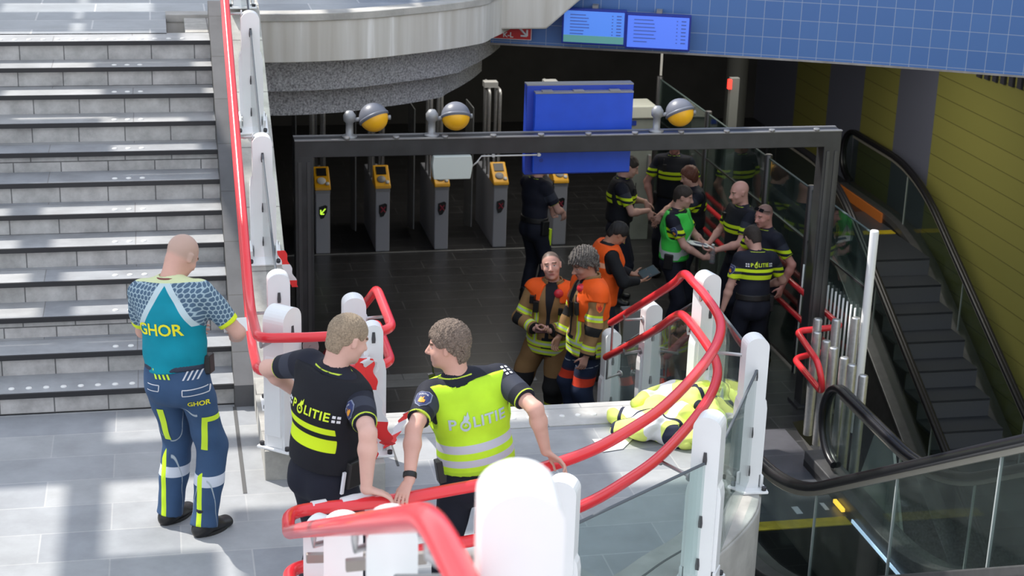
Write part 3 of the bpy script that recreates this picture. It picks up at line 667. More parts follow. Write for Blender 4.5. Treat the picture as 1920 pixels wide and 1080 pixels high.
# distance functions of points P (N, 3)
def f_cap(a, b, ra, rb, cut=False):
    a, b = V3(a), V3(b); u = b-a; L = max(np.linalg.norm(u), 1e-6); t = u/L
    def f(P):
        q = P-a; x = q@t; tt = np.clip(x, 0, L)
        d = np.linalg.norm(q-tt[:, None]*t, axis=1)-(ra+(rb-ra)*tt/L)
        return np.maximum(d, x-L) if cut else d
    return f
def f_fcap(a, b, side, wa, wb, da, db, cut0=False, cut1=False):
    a, b = V3(a), V3(b); u = b-a; L = max(np.linalg.norm(u), 1e-6); t = u/L
    s = nrm(V3(side)-t*(V3(side)@t)); g = np.cross(s, t)
    def f(P):
        q = P-a; x = q@t; tt = np.clip(x, 0, L); k = tt/L; w = wa+(wb-wa)*k; d = da+(db-da)*k
        xs, xf, dz = q@s, q@g, x-tt; cz = np.minimum(w, d)
        k0 = np.sqrt((xs/w)**2+(xf/d)**2+(dz/cz)**2); k1 = np.sqrt((xs/w**2)**2+(xf/d**2)**2+(dz/cz**2)**2)+1e-9
        r = k0*(k0-1)/k1
        r = np.where(k0 < .3, -cz*(1-k0), r)
        if cut0: r = np.maximum(r, -x)
        if cut1: r = np.maximum(r, x-L)
        return r
    return f
def f_ell(c, M, r):
    c = V3(c); r = V3(r)
    def f(P):
        q = (P-c)@M; k0 = np.sqrt(((q/r)**2).sum(1)); k1 = np.sqrt(((q/r**2)**2).sum(1))+1e-9
        d = k0*(k0-1)/k1; return np.where(k0 < .3, -r.min()*(1-k0), d)
    return f
def f_plane(p, n):
    p, n = V3(p), nrm(n)
    return lambda P: (P-p)@n
def smin(a, b, k):
    h = np.clip(.5+.5*(b-a)/k, 0, 1); return b*(1-h)+a*h-k*h*(1-h)
def fold(amp, fx, fz, ph=0):
    """cloth folds: a sum of slanted waves"""
    def f(P):
        x, y, z = P[:, 0], P[:, 1], P[:, 2]
        return amp*(np.sin(fx*x+fz*z*.6+2*np.sin(9*y+ph)+ph)*.5+np.sin(fz*z-fx*.7*x+1.7*np.sin(8*x+ph*2)+1.3*ph)*.6+np.sin(fz*1.9*z+fx*1.3*y+ph)*.3)
    return f
def grow(ops, lo, hi, h, B=6):
    """surface nets over the blocks near the surface; ops: list of (op, fn, k)"""
    lo, hi = V3(lo), V3(hi); n = np.ceil((hi-lo)/(B*h)).astype(int)
    ii = np.stack(np.meshgrid(*[np.arange(k) for k in n], indexing='ij'), -1).reshape(-1, 3)
    R_ = B*h*.5*math.sqrt(3); cen = lo+(ii+.5)*B*h
    D = np.full(len(cen), 1e3); dl = []
    for op, fn, k in ops:
        if op == 'u': d = fn(cen); dl.append(d); D = smin(D, d, k)
        else: dl.append(None)
    Dm = D.copy()
    for op, fn, k in ops:
        if op == 'i': D = np.maximum(D, fn(cen))
        elif op == 's': D = np.maximum(D, -fn(cen))
    keep = np.abs(D) < R_*1.6+.015
    ii = ii[keep]; Dk = Dm[keep]; dl = [None if d is None else d[keep] for d in dl]
    g = np.arange(B+1); loc = np.stack(np.meshgrid(g, g, g, indexing='ij'), -1)
    nb = len(ii); node = ii[:, None, None, None, :]*B+loc[None]; P = lo+node.reshape(-1, 3)*h
    m = (B+1)**3; val = np.full((nb, m), 1e3); P3 = P.reshape(nb, m, 3)
    for (op, fn, k), d in zip(ops, dl):
        if op == 'u':
            act = np.where(d < Dk+2*R_*1.5+k+.01)[0]
            if len(act):
                v = fn(P3[act].reshape(-1, 3)).reshape(len(act), m); val[act] = smin(val[act], v, k)
    for op, fn, k in ops:
        if op == 'i': val = np.maximum(val, fn(P).reshape(nb, m))
        elif op == 's': val = np.maximum(val, -fn(P).reshape(nb, m))
        elif op == 'n': val = val+fn(P).reshape(nb, m)
    val = val.reshape(nb, B+1, B+1, B+1)
    neg = val < 0
    # one vertex per cell with a change of sign
    acc = np.zeros((nb, B, B, B, 3)); cnt = np.zeros((nb, B, B, B))
    for ax in range(3):
        for du in (0, 1):
            for dv in (0, 1):
                o = [0, 0, 0]; o[(ax+1) % 3] = du; o[(ax+2) % 3] = dv
                s0 = tuple(slice(o[i], o[i]+B) for i in range(3)); o2 = list(o); o2[ax] += 1
                s1 = tuple(slice(o2[i], o2[i]+B) for i in range(3))
                a = val[(slice(None),)+s0]; b = val[(slice(None),)+s1]
                ch = (a < 0) != (b < 0); t = np.where(ch, a/np.where(ch, a-b, 1), 0)
                for c in range(3):
                    acc[..., c] += ch*(o[c]+(t if c == ax else 0))
                cnt += ch
    cell = cnt > 0
    bi, ci, cj, ck = np.nonzero(cell)
    cg = ii[bi]*B+np.stack([ci, cj, ck], 1)
    pos = lo+(cg+acc[bi, ci, cj, ck]/cnt[bi, ci, cj, ck][:, None])*h
    S = n*B+2
    key = lambda c: (c[:, 0]*S[1]+c[:, 1])*S[2]+c[:, 2]
    ks = key(cg); order = np.argsort(ks); ks = ks[order]; pos = pos[order]
    quads = []
    for ax in range(3):
        s0 = (slice(None),)+(slice(0, B),)*3; o2 = [0, 0, 0]; o2[ax] = 1
        s1 = (slice(None),)+tuple(slice(o2[i], o2[i]+B) for i in range(3))
        a, b = neg[s0], neg[s1]; ch = a != b
        bi, i0, i1, i2 = np.nonzero(ch); e = ii[bi]*B+np.stack([i0, i1, i2], 1); ins = a[bi, i0, i1, i2]
        u = np.zeros(3, int); u[(ax+1) % 3] = 1; w = np.zeros(3, int); w[(ax+2) % 3] = 1
        q = []
        ok = np.ones(len(e), bool)
        for d in (-u-w, -w, 0*u, -u):
            c = e+d; kk = key(c); ok &= (c >= 0).all(1)
            j = np.clip(np.searchsorted(ks, kk), 0, len(ks)-1); ok &= ks[j] == kk; q.append(j)
        q = np.stack(q, 1); q[~ins] = q[~ins][:, ::-1]; quads.append(q[ok])
    return pos, np.concatenate(quads)
def np_mesh(name, pos, quads, attrs=None):
    me = bpy.data.meshes.new(name); nv, nq = len(pos), len(quads)
    me.vertices.add(nv); me.vertices.foreach_set('co', pos.astype(np.float32).ravel())
    me.loops.add(nq*4); me.loops.foreach_set('vertex_index', quads.astype(np.int32).ravel())
    me.polygons.add(nq); me.polygons.foreach_set('loop_start', np.arange(0, nq*4, 4, dtype=np.int32))
    me.polygons.foreach_set('use_smooth', np.ones(nq, bool))
    me.update(calc_edges=True); me.validate()
    for k, v in (attrs or {}).items():
        a = me.attributes.new(k, 'FLOAT', 'POINT'); a.data.foreach_set('value', v.astype(np.float32))
    return me
def hex_color(nt, tc, cell=.030):
    N, L = nt.nodes, nt.links
    def M(op, a, b=None):
        n = N.new('ShaderNodeMath'); n.operation = op
        for i, x in enumerate((a, b)):
            if x is None: continue
            if isinstance(x, (int, float)): n.inputs[i].default_value = x
            else: L.new(x, n.inputs[i])
        return n.outputs[0]
    sp = N.new('ShaderNodeSeparateXYZ'); L.new(tc.outputs['Object'], sp.inputs[0])
    u = M('DIVIDE', M('ADD', M('ADD', sp.outputs[0], M('MULTIPLY', M('ABSOLUTE', sp.outputs[1]), .6)), 5.0), cell); v = M('DIVIDE', M('ADD', sp.outputs[2], 5.0), cell)
    def cellvec(du, dv):
        x = M('SUBTRACT', M('MODULO', M('ADD', u, du), 1.0), .5); y = M('SUBTRACT', M('MODULO', M('ADD', v, dv), 1.7320508), .8660254); return x, y
    ax, ay = cellvec(0, 0); bx, by = cellvec(.5, .8660254)
    la = M('ADD', M('MULTIPLY', ax, ax), M('MULTIPLY', ay, ay)); lb = M('ADD', M('MULTIPLY', bx, bx), M('MULTIPLY', by, by)); sel = M('LESS_THAN', la, lb)
    def hexd(x, y): x = M('ABSOLUTE', x); y = M('ABSOLUTE', y); return M('MAXIMUM', x, M('ADD', M('MULTIPLY', x, .5), M('MULTIPLY', y, .8660254)))
    d = M('ADD', M('MULTIPLY', sel, hexd(ax, ay)), M('MULTIPLY', M('SUBTRACT', 1.0, sel), hexd(bx, by)))
    r = N.new('ShaderNodeValToRGB'); r.color_ramp.elements[0].position = .36; r.color_ramp.elements[1].position = .42
    r.color_ramp.elements[0].color = (.075, .13, .20, 1); r.color_ramp.elements[1].color = (.33, .44, .50, 1); L.new(d, r.inputs[0]); return r.outputs[0]
def layer_mat(name, base, layers=(), rough=.7, bump=.15, bscale=180, spec=.3, noise=.08, hexpat=None):
    """cloth or skin: base colour, then marks where a stored outline value is positive"""
    m, nt, b = _new(name); N, L = nt.nodes, nt.links
    tc = N.new('ShaderNodeTexCoord'); n = N.new('ShaderNodeTexNoise'); n.inputs['Scale'].default_value = 9; n.inputs['Detail'].default_value = 4
    L.new(tc.outputs['Object'], n.inputs['Vector'])
    r = N.new('ShaderNodeValToRGB'); r.color_ramp.elements[0].position = .3; r.color_ramp.elements[1].position = .7
    r.color_ramp.elements[0].color = tuple(x*(1-noise) for x in base)+(1,); r.color_ramp.elements[1].color = tuple(min(1, x*(1+noise)) for x in base)+(1,)
    L.new(n.outputs[0], r.inputs[0]); cur = r.outputs[0]
    for ly in layers:
        at, colr, soft = ly[0], ly[1], (ly[2] if len(ly) > 2 else .0008)
        A = N.new('ShaderNodeAttribute'); A.attribute_name = at
        mp = N.new('ShaderNodeMapRange'); mp.inputs[1].default_value = -soft; mp.inputs[2].default_value = soft; L.new(A.outputs['Fac'], mp.inputs[0])
        mx = N.new('ShaderNodeMix'); mx.data_type = 'RGBA'; L.new(mp.outputs[0], mx.inputs[0]); L.new(cur, mx.inputs[6])
        if colr == 'honeycomb': L.new(hex_color(nt, tc), mx.inputs[7])
        else: mx.inputs[7].default_value = (*colr, 1)
        cur = mx.outputs[2]
    L.new(cur, b.inputs['Base Color']); b.inputs['Roughness'].default_value = rough; b.inputs['Specular IOR Level'].default_value = spec
    if bump:
        n2 = N.new('ShaderNodeTexNoise'); n2.inputs['Scale'].default_value = bscale; L.new(tc.outputs['Object'], n2.inputs['Vector'])
        bp = N.new('ShaderNodeBump'); bp.inputs['Strength'].default_value = bump; bp.inputs['Distance'].default_value = .004
        L.new(n2.outputs[0], bp.inputs['Height']); L.new(bp.outputs[0], b.inputs['Normal'])
    return m
def ik(a, b, la, lb, pole):
    a, b = V3(a), V3(b); d = np.linalg.norm(b-a); d = min(d, (la+lb)*.998); u = nrm(b-a); b = a+u*d
    x = (la*la-lb*lb+d*d)/(2*d); y = math.sqrt(max(la*la-x*x, 1e-6)); p = V3(pole); p = nrm(p-u*(p@u)); return a+u*x+p*y, b
class Skel:
    """joints in the person's own frame: x right, y forward, z up, origin between the feet"""
    def __init__(s, H=1.80, lean=0, side=0, twist=0, hip=(0, 0), drop=0, head=(0, 0, 0), R=((.26, .05, .78), (1, -.6, 0)), L=((-.26, .05, .78), (-1, -.6, 0)),
                 feet=((.12, 0, -12), (-.12, 0, 12)), bulk=1.0, legpole=(0, 1, 0), shrug=(0, 0), neck=(0, 0), hs=1.0):
        k = s.k = H/1.80; s.bulk = bulk; s.hk = k*hs
        s.P = V3(hip[0], hip[1], .955*k-drop); s.Mc = rotz(twist)@rotx(-lean)@roty(side)
        C = lambda x, y, z: s.P+s.Mc@V3(x, y, z)*k
        s.C = C; s.waist = C(0, 0, .14); s.chest = C(0, 0, .34); s.N = C(neck[0], -.012+neck[1], .535)
        s.Mh = rotz(head[0])@rotx(-head[1])@roty(head[2]); s.Hc = s.N+s.Mc@V3(0, .005, .045)*k+s.Mh@V3(0, .022, .125)*s.hk
        s.sh = [C(.175*bulk, -.005, .47+shrug[0]), C(-.175*bulk, -.005, .47+shrug[1])]; s.el = []; s.wr = []
        for i, (T, pole) in enumerate((R, L)):
            e, w = ik(s.sh[i], T, .305*k, .265*k, pole); s.el.append(e); s.wr.append(w)
        s.hj = [s.P+V3(.092, 0, -.03)*k, s.P+V3(-.092, 0, -.03)*k]; s.kn = []; s.an = []; s.fy = []
        for i, (x, y, yaw) in enumerate(feet):
            e, w = ik(s.hj[i], V3(x, y, .085*k), .45*k, .425*k, rotz(yaw*.7)@V3(legpole)); s.kn.append(e); s.an.append(w); s.fy.append(rotz(yaw)@V3(0, 1, 0))
        s.side = s.Mc[:, 0]; s.fwd = s.Mc[:, 1]; s.upv = s.Mc[:, 2]
    def toc(s, P): return (P-s.P)@s.Mc/s.k     # into the trunk's frame
    def toh(s, P): return (P-s.Hc)@s.Mh/s.hk
    def bounds(s, pts, r): pts = np.array(pts); return pts.min(0)-r, pts.max(0)+r
    def torso(s, e=0, depth=1.0, k=.05, wide=1.0):
        K, b = s.k, s.bulk*wide; sx = np.array([1.0, 0, 0]); C = s.C
        return [('u', f_fcap(s.P+V3(0, 0, -.06)*K, s.waist, (sx+s.side)/2, .165*K*b+e, .142*K*b+e, .118*K*depth*b+e, .108*K*depth*b+e), k),
                ('u', f_fcap(s.waist, C(0, .0, .36), s.side, .142*K*b+e, .168*K*b+e, .108*K*depth*b+e, .122*K*depth+e), k),
                ('u', f_fcap(C(0, 0, .36), C(0, -.01, .45), s.side, .168*K*b+e, .150*K*b+e, .122*K*depth+e, .092*K*depth+e), k),
                ('u', f_cap(s.sh[0]*.8+C(0, 0, .46)*.2, s.sh[1]*.8+C(0, 0, .46)*.2, .062*K+e, .062*K+e), k),
                ('u', f_cap(C(.07, -.02, .475), s.N, .055*K+e*.8, .05*K+e*.5), .04), ('u', f_cap(C(-.07, -.02, .475), s.N, .055*K+e*.8, .05*K+e*.5), .04)]
    def arm(s, i, r0=.052, r1=.042, r2=.026, k=.02):
        K = s.k; u = nrm(s.wr[i]-s.el[i]); m = s.el[i]+(s.wr[i]-s.el[i])*.28
        return [('u', f_cap(s.sh[i], s.el[i], r0*K, r1*K*.95), .03), ('u', f_cap(s.el[i], m, r1*K*.95, r1*K*1.05), k), ('u', f_cap(m, s.wr[i], r1*K*1.02, r2*K), k)]
    def hand(s, i, d, n, curl=25, spread=4, thumb=.55, size=1.0, first=.6):
        """d: fingers' direction, n: palm direction"""
        d = nrm(d); n = V3(n); n = nrm(n-d*(n@d)); th = np.cross(d, n)*(1 if i == 0 else -1); K = s.k*size; w = s.wr[i]; out = []
        out.append(('u', f_fcap(w-d*.01, w+d*.082*K, th, .024*K, .038*K, .017*K, .012*K), .012))
        out.append(('u', f_cap(w+d*.03*K+th*.018*K, w+d*.065*K+th*.030*K+n*.008*K, .016*K, .012*K), .010))
        for j, (off, ln) in enumerate(((.030, .92), (.010, 1.02), (-.010, .95), (-.029, .75))):
            a = math.radians(spread*(1.2-j*.8)); fd = nrm(d*math.cos(a)+th*math.sin(a)); p = w+d*.086*K+th*off*K; ang = 0
            for q, (seg, r) in enumerate(((.043, .0088), (.027, .0080), (.021, .0072))):
                ang += math.radians(curl*(first if q == 0 else 1.0)*(1+.06*j)); v = fd*math.cos(ang)+n*math.sin(ang); p2 = p+v*seg*ln*K
                out.append(('u', f_cap(p, p2, r*K, r*K*.92), .003 if q else .006)); p = p2
        p = w+d*.025*K+th*.022*K; v = nrm(d*.75+th*(.75 if thumb > .3 else .4)+n*thumb)
        for seg, r in ((.042, .0115), (.030, .0095), (.022, .0085)):
            p2 = p+v*seg*K; out.append(('u', f_cap(p, p2, r*K, r*K*.93), .006)); p = p2; v = nrm(v+d*.25-th*.15+n*.1)
        return out
    def legs(s, r0=.086, r1=.062, r2=.043, k=.035):
        out = []; K = s.k
        for i in (0, 1):
            bk = np.array([0, -1, 0]); c = s.kn[i]*.72+s.an[i]*.28+bk*.012*K
            out += [('u', f_cap(s.hj[i], s.kn[i], r0*K, r1*K), k), ('u', f_cap(s.kn[i], c, r1*K*.95, r1*K*.93), k), ('u', f_cap(c, s.an[i], r1*K*.9, r2*K), k)]
        return out
    def headops(s, face=True, jaw=1.0):
        K, M = s.hk, s.Mh; Hd = lambda x, y, z: s.Hc+M@V3(x, y, z)*K; E = lambda c, r: f_ell(Hd(*c), M, V3(r)*K)
        o = [('u', E((0, -.012, .030), (.077, .097, .088)), .01), ('u', E((0, .022, -.028), (.064, .076, .085)), .03), ('u', E((0, .030, -.075), (.050*jaw, .055, .042)), .025),
             ('u', E((0, .074, -.098), (.022, .018, .016)), .02), ('u', f_cap(Hd(0, -.03, -.05), s.N+s.Mc@V3(0, -.005, -.02)*K, .056*K, .060*K), .03)]
        if face:
            o += [('u', f_cap(Hd(0, .090, .010), Hd(0, .114, -.030), .008*K, .013*K), .010), ('u', f_cap(Hd(-.012, .102, -.034), Hd(.012, .102, -.034), .008*K, .008*K), .008),
                  ('u', f_cap(Hd(-.036, .080, .024), Hd(.036, .080, .024), .010*K, .010*K), .012), ('u', E((.040, .060, -.028), (.024, .022, .022)), .02), ('u', E((-.040, .060, -.028), (.024, .022, .022)), .02),
                  ('u', f_cap(Hd(-.018, .088, -.060), Hd(.018, .088, -.060), .007*K, .007*K), .008), ('u', f_cap(Hd(-.015, .088, -.071), Hd(.015, .088, -.071), .007*K, .007*K), .006)]
            o += [('s', f_cap(Hd(x, .098, .004), Hd(x, .105, .004), .014*K, .014*K), 0) for x in (-.032, .032)]
        for x in (-1, 1):
            o.append(('u', f_fcap(Hd(x*.079, -.012, .018), Hd(x*.077, .0, -.022), M@V3(x*.35, 1, 0), .019*K, .013*K, .008*K, .007*K), .006))
        return o
    def faceattrs(s, P):
        q = s.toh(P); x, y, z = np.abs(q[:, 0]), q[:, 1], q[:, 2]; fr = (y-.05)
        eye = np.minimum(.0140-np.sqrt((x-.032)**2+((z-.004)*2.6)**2), fr)
        iris = np.minimum(np.minimum(.0062-np.sqrt((x-.031)**2+(z-.004)**2), fr), eye+.001)
        brow = np.minimum(.0055-np.abs(z-.029+.25*np.maximum(x-.035, 0)), np.minimum(np.minimum(x-.012, .052-x), fr))
        lip = np.minimum(1-np.sqrt((x/.024)**2+((z+.066)/.011)**2), fr*20)*.01
        line = np.minimum(.0022-np.abs(z+.0655), np.minimum(.022-x, fr))
        return dict(eye=eye, iris=iris, brow=brow, lip=lip, mouthline=line)
def shoe_ops(sk, i, w=.050, h=.0):
    K = sk.k; a = sk.an[i]; f = sk.fy[i]; sd = np.cross(f, [0, 0, 1]); g = np.array([a[0], a[1], 0])
    return [('u', f_fcap(g-f*.045*K+V3(0, 0, .036), g+f*.155*K+V3(0, 0, .030), sd, .040*K, w*K, .045*K, .034*K), .02), ('u', f_cap(g-f*.01*K+V3(0, 0, .05), a+V3(0, 0, .085+h), .056*K, .052*K, True), .03),
            ('u', f_cap(g+f*.06*K+V3(0, 0, .045), g+f*.015*K+V3(0, 0, .105), .048*K, .046*K), .03), ('i', f_plane((0, 0, 0), (0, 0, -1)), 0)]
def bvh_of(me): return BVHTree.FromPolygons([v.co.copy() for v in me.vertices], [tuple(p.vertices) for p in me.polygons])
def text_mesh(body, size, spacing=1.0, bold=0.0, align='CENTER'):
    cu = bpy.data.curves.new('lettering', 'FONT'); cu.body = body; cu.size = size; cu.space_character = spacing; cu.offset = bold; cu.align_x = align; cu.align_y = 'CENTER'; cu.resolution_u = 3; cu.fill_mode = 'FRONT'
    o = bpy.data.objects.new('lettering', cu); COL.objects.link(o); dg = bpy.context.evaluated_depsgraph_get(); dg.update()
    me = bpy.data.meshes.new_from_object(o.evaluated_get(dg)); bpy.data.objects.remove(o); bpy.data.curves.remove(cu); return me
def conform(me, bvh, origin, right, up, out, lift=.003, maxedge=.012, push=0.3):
    """lays a flat mesh (x right, y up) on a surface"""
    bm = bmesh.new(); bm.from_mesh(me)
    bmesh.ops.triangulate(bm, faces=bm.faces)
    for _ in range(5):
        es = [e for e in bm.edges if e.calc_length() > maxedge]
        if not es: break
        bmesh.ops.subdivide_edges(bm, edges=es, cuts=1); bmesh.ops.triangulate(bm, faces=bm.faces)
    o, r, u, n = (Vector(x) for x in (origin, right, up, out))
    bad = []
    for v in bm.verts:
        p = o+r*v.co.x+u*v.co.y+n*push; h = bvh.ray_cast(p, -n, push+.16)
        if h[0]: v.co = h[0]+n*lift
        else: bad.append(v)
    bmesh.ops.delete(bm, geom=bad, context='VERTS')
    bmesh.ops.recalc_face_normals(bm, faces=bm.faces); bm.to_mesh(me); bm.free()
    return me
def poly_mesh(polys):
    me = bpy.data.meshes.new('patch'); v = []; f = []
    for p in polys: f.append(tuple(range(len(v), len(v)+len(p)))); v += [(x, y, 0) for x, y in p]
    me.from_pydata(v, [], f); me.update(); return me
def patch(name, me, mt, parent, bvh, origin, right, up, out, lift=.003):
    conform(me, bvh, origin, right, up, out, lift); return link(name, me, parent, [mt])
def hair_ops(sk, thick=.012, front=.045, low=-.03, back=-.075, k=.01, lump=.004, freq=60, seed=0, top=0):
    """hair over the skull: a shell cut along a hairline"""
    K, M = sk.hk, sk.Mh; Hd = lambda x, y, z: sk.Hc+M@V3(x, y, z)*K
    e = thick*K
    def line(P):
        q = sk.toh(P); y, z = q[:, 1], q[:, 2]
        # height of the hairline: high over the forehead, round the ears, low at the nape
        t = np.clip((y+.05)/.13, 0, 1); zl = back*(1-t)+front*t; ear = np.exp(-((y-.0)/.026)**2)*np.clip((np.abs(q[:, 0])-.055)/.02, 0, 1)*.05
        zl = np.where((y > -.055) & (np.abs(q[:, 0]) > .05), np.maximum(zl, low+0*zl), zl)+ear
        return (zl-z)*K*.8
    def n(P):
        q = sk.toh(P)*freq; return -lump*(np.sin(q[:, 0]*1.3+2*np.sin(q[:, 2]*.5+seed))*np.sin(q[:, 1]*1.1+1.5*np.sin(q[:, 0]*.7)+seed)+.6*np.sin(q[:, 2]*1.7+q[:, 1]*2.1+q[:, 0]))
    return [('u', f_ell(Hd(0, -.012, .030+top*.5), M, V3(.077, .097, .088+top*.5)*K+e), k), ('u', f_ell(Hd(0, -.025, -.03), M, V3(.066, .075, .075)*K+e*.7), .02), ('i', line, 0), ('n', n, 0)]
# ---------------------------------------------------------------- the people
M_SHOE = mat('black_leather', (.012, .012, .013), .38, noise=.2)
M_SOLE = mat('sole_black', (.02, .02, .02), .7)
M_BELT = mat('belt_black', (.010, .010, .011), .5)
M_NAVYCOL = (.010, .012, .022)
M_YHI = (.62, .86, .035); M_SIL = (.52, .54, .62)
def skin_mat(name, c, lipc=(.42, .16, .14), browc=(.12, .07, .045), scalp=None, rough=.5):
    ls = [('scalp', scalp, .012)] if scalp else []
    ls += [('eye', (.60, .57, .55)), ('iris', (.03, .025, .02)), ('brow', browc, .002), ('lip', lipc, .003), ('mouthline', (.12, .04, .04), .0012)]
    return layer_mat(name, c, ls, rough, .10, 140, .35, .07)
class Person:
    def __init__(s, pos, heading, label, group=None, scale=1.0, **kw):
        s.hd = heading; s.mat = Matrix.Translation(pos) @ Matrix.Rotation(math.radians(heading), 4, 'Z'); s.inv = s.mat.inverted()
        for a in ('R', 'L'):
            if a in kw and isinstance(kw[a][0], Vector): kw[a] = (tuple(s.inv @ kw[a][0]), kw[a][1])
        s.sk = Skel(**kw); s.root = empty('person', label, 'person', group, s.mat); s.bv = {}
    def bound(s): 
        k = s.sk; return k.bounds(k.sh+k.el+k.wr+k.hj+k.kn+k.an+[k.Hc, k.P, k.chest], .24)
    def grow(s, name, ops, h, m, attrs=None, lo=None, hi=None, parent=None):
        b = s.bound(); lo = b[0] if lo is None else lo; hi = b[1] if hi is None else hi
        pos, q = grow(ops, lo, hi, h); me = np_mesh(name, pos, q, attrs(pos) if attrs else None)
        o = link(name, me, parent or s.root, [m]); s.bv[name] = me; return o
    def body(s, m, h, hands, scalp=None, jaw=1.0):
        k = s.sk; ops = k.torso(-.012)+k.legs(.078, .055, .040)
        for i in (0, 1): ops += k.arm(i)
        for i in (0, 1): ops += [('u', f_cap(k.an[i], k.an[i]+k.fy[i]*.10-V3(0, 0, .055), .032, .018), .01)]
        ops += k.headops(True, jaw)
        for i in (0, 1):
            if hands[i]: ops += k.hand(i, **hands[i])
        def at(P):
            A = k.faceattrs(P)
            if scalp: q = k.toh(P); A['scalp'] = scalp(q)
            return A
        lo, hi = s.bound(); hi[2] = max(hi[2], k.Hc[2]+.2); lo[2] = min(lo[2], 0)
        return s.grow('body', ops, h, m, at, lo, hi)
    def local(s, wp): return np.array(s.inv @ Vector(wp))
    def shirt(s, m, h, e=.012, sleeve=.72, hem=-.04, attrs=None, sr=(.068, .062), folds=.0022, collar=True, name='shirt', full=False, depth=1.0, wrist=.045, seed=0, skirt=False):
        k = s.sk; K = k.k; ops = k.torso(e, depth)
        if skirt: ops.append(('u', f_fcap(k.P-V3(0, 0, .24), k.P-V3(0, 0, .0), V3(1, 0, 0), .205*K*k.bulk+e, .180*K*k.bulk+e, .160*K*k.bulk+e, .140*K*k.bulk+e), .04))
        for i in (0, 1):
            if full:
                ops += [('u', f_cap(k.sh[i], k.el[i], sr[0]*K, sr[1]*K), .035), ('u', f_cap(k.el[i], k.wr[i]-(k.wr[i]-k.el[i])*.06, sr[1]*K, wrist*K, True), .025)]
            else:
                end = k.sh[i]+(k.el[i]-k.sh[i])*sleeve; ops.append(('u', f_cap(k.sh[i], end, sr[0]*K, sr[1]*K, True), .035))
        ops.append(('i', f_plane(k.C(0, 0, hem), -k.upv), 0))
        if collar: ops.insert(-1, ('u', f_cap(k.N-k.upv*.03, k.N+k.upv*.028+k.fwd*.008, .070*K+.3*e, .066*K+.3*e, True), .012))
        if folds: ops.append(('n', fold(folds, 16, 26, seed), 0))
        ops.append(('s', f_cap(k.N+k.upv*.01, k.N+k.upv*.15+k.fwd*.03, .058*K, .058*K), 0))
        o = s.grow(name, ops, h, m, attrs); return o
    def armfields(s, P, i):
        k = s.sk; a, b = k.sh[i], k.el[i]; u = (b-a); L = np.linalg.norm(u); t = (P-a)@(u/L)/L; c = k.wr[i]; w = c-b; L2 = np.linalg.norm(w); t2 = (P-b)@(w/L2)/L2
        d1 = f_cap(a, b, .06, .05)(P); d2 = f_cap(b, c, .05, .04)(P); return t, t2, d1, d2
    def dtorso(s, P):
        D = np.full(len(P), 1e3)
        for _, f, kk in s.sk.torso(.01): D = np.minimum(D, f(P))
        return D
    def trousers(s, m, h, waist=.14, r=(.100, .080, .064), folds=.003, attrs=None, cuff=.055, seed=1, e=.012):
        k = s.sk; K = k.k
        ops = [('u', f_fcap(k.P+V3(0, 0, -.06)*K, k.waist, (V3(1, 0, 0)+k.side)/2, .165*K*k.bulk+e, .148*K*k.bulk+e, .120*K*k.bulk+e, .112*K*k.bulk+e), .04)]
        for x in (.07, -.07): ops.append(('u', f_ell(k.P+V3(x, -.05, -.05)*K, np.eye(3), V3(.085, .09, .10)*K), .04))
        for i in (0, 1):
            u = k.an[i]-k.kn[i]; end = k.kn[i]+u*(1-cuff); ops += [('u', f_cap(k.hj[i], k.kn[i], r[0]*K, r[1]*K), .03), ('u', f_cap(k.kn[i], end, r[1]*K, r[2]*K, True), .02)]
        ops += [('i', f_plane(k.C(0, 0, waist), k.upv), 0), ('n', fold(folds, 14, 24, seed), 0)]
        return s.grow('trousers', ops, h, m, attrs)
    def shoes(s, h):
        for i in (0, 1):
            c = s.sk.an[i]*1.0; o = s.grow('shoe', shoe_ops(s.sk, i), h, M_SHOE, None, c-V3(.26, .26, .15), c+V3(.26, .26, .12))
            K = s.sk.k; f = s.sk.fy[i]; sd = np.cross(f, [0, 0, 1]); m = MB(); g = V3(c[0], c[1], 0)
            out = [g+f*(.052+.105*math.cos(t)*1.05)*K+sd*.056*K*math.sin(t) for t in [2*math.pi*q/24 for q in range(24)]]
            m.extrude([(p[0], p[1], .0) for p in out], (0, 0, .02)); m.build('sole', M_SOLE, o)
    def belt(s, z=.075, r=.004, m=None, hh=.022, name='belt', e=.014):
        k = s.sk; K = k.k; c0, c1 = k.C(0, 0, z-hh), k.C(0, 0, z+hh)
        ops = [('u', f_fcap(k.P+V3(0, 0, -.06)*K, k.waist, (V3(1, 0, 0)+k.side)/2, .165*K*k.bulk+e+r, .148*K*k.bulk+e+r, .122*K*k.bulk+e+r, .114*K*k.bulk+e+r), .03), ('i', f_plane(c1, k.upv), 0), ('i', f_plane(c0, -k.upv), 0)]
        return s.grow(name, ops, .008, m or M_BELT, None, k.P-V3(.3, .3, .3), k.P+V3(.3, .3, .3))
    def hair(s, m, h, **kw):
        c = s.sk.Hc; return s.grow('hair', hair_ops(s.sk, **kw), h, m, None, c-.2, c+.2)
    def vest(s, m, h, e=.026, top=.56, hem=.03, neck=.085, hole=.095, attrs=None, name='vest', folds=.002, depth=1.05, xw=None, seed=3, neckdrop=.0):
        k = s.sk; K = k.k; ops = k.torso(e, depth)
        ops += [('i', f_plane(k.C(0, 0, hem), -k.upv), 0), ('i', f_plane(k.C(0, 0, top), k.upv), 0)]
        for i, sg in ((0, 1), (1, -1)):
            ops.append(('s', f_cap(k.sh[i]+k.side*sg*.035*K-k.upv*.02, k.sh[i]*.8+k.el[i]*.2+k.side*sg*.03-k.upv*.10, hole*K, hole*.9*K), 0))
            ops.append(('s', f_cap(k.sh[i], k.el[i], .060*K, .055*K), 0))
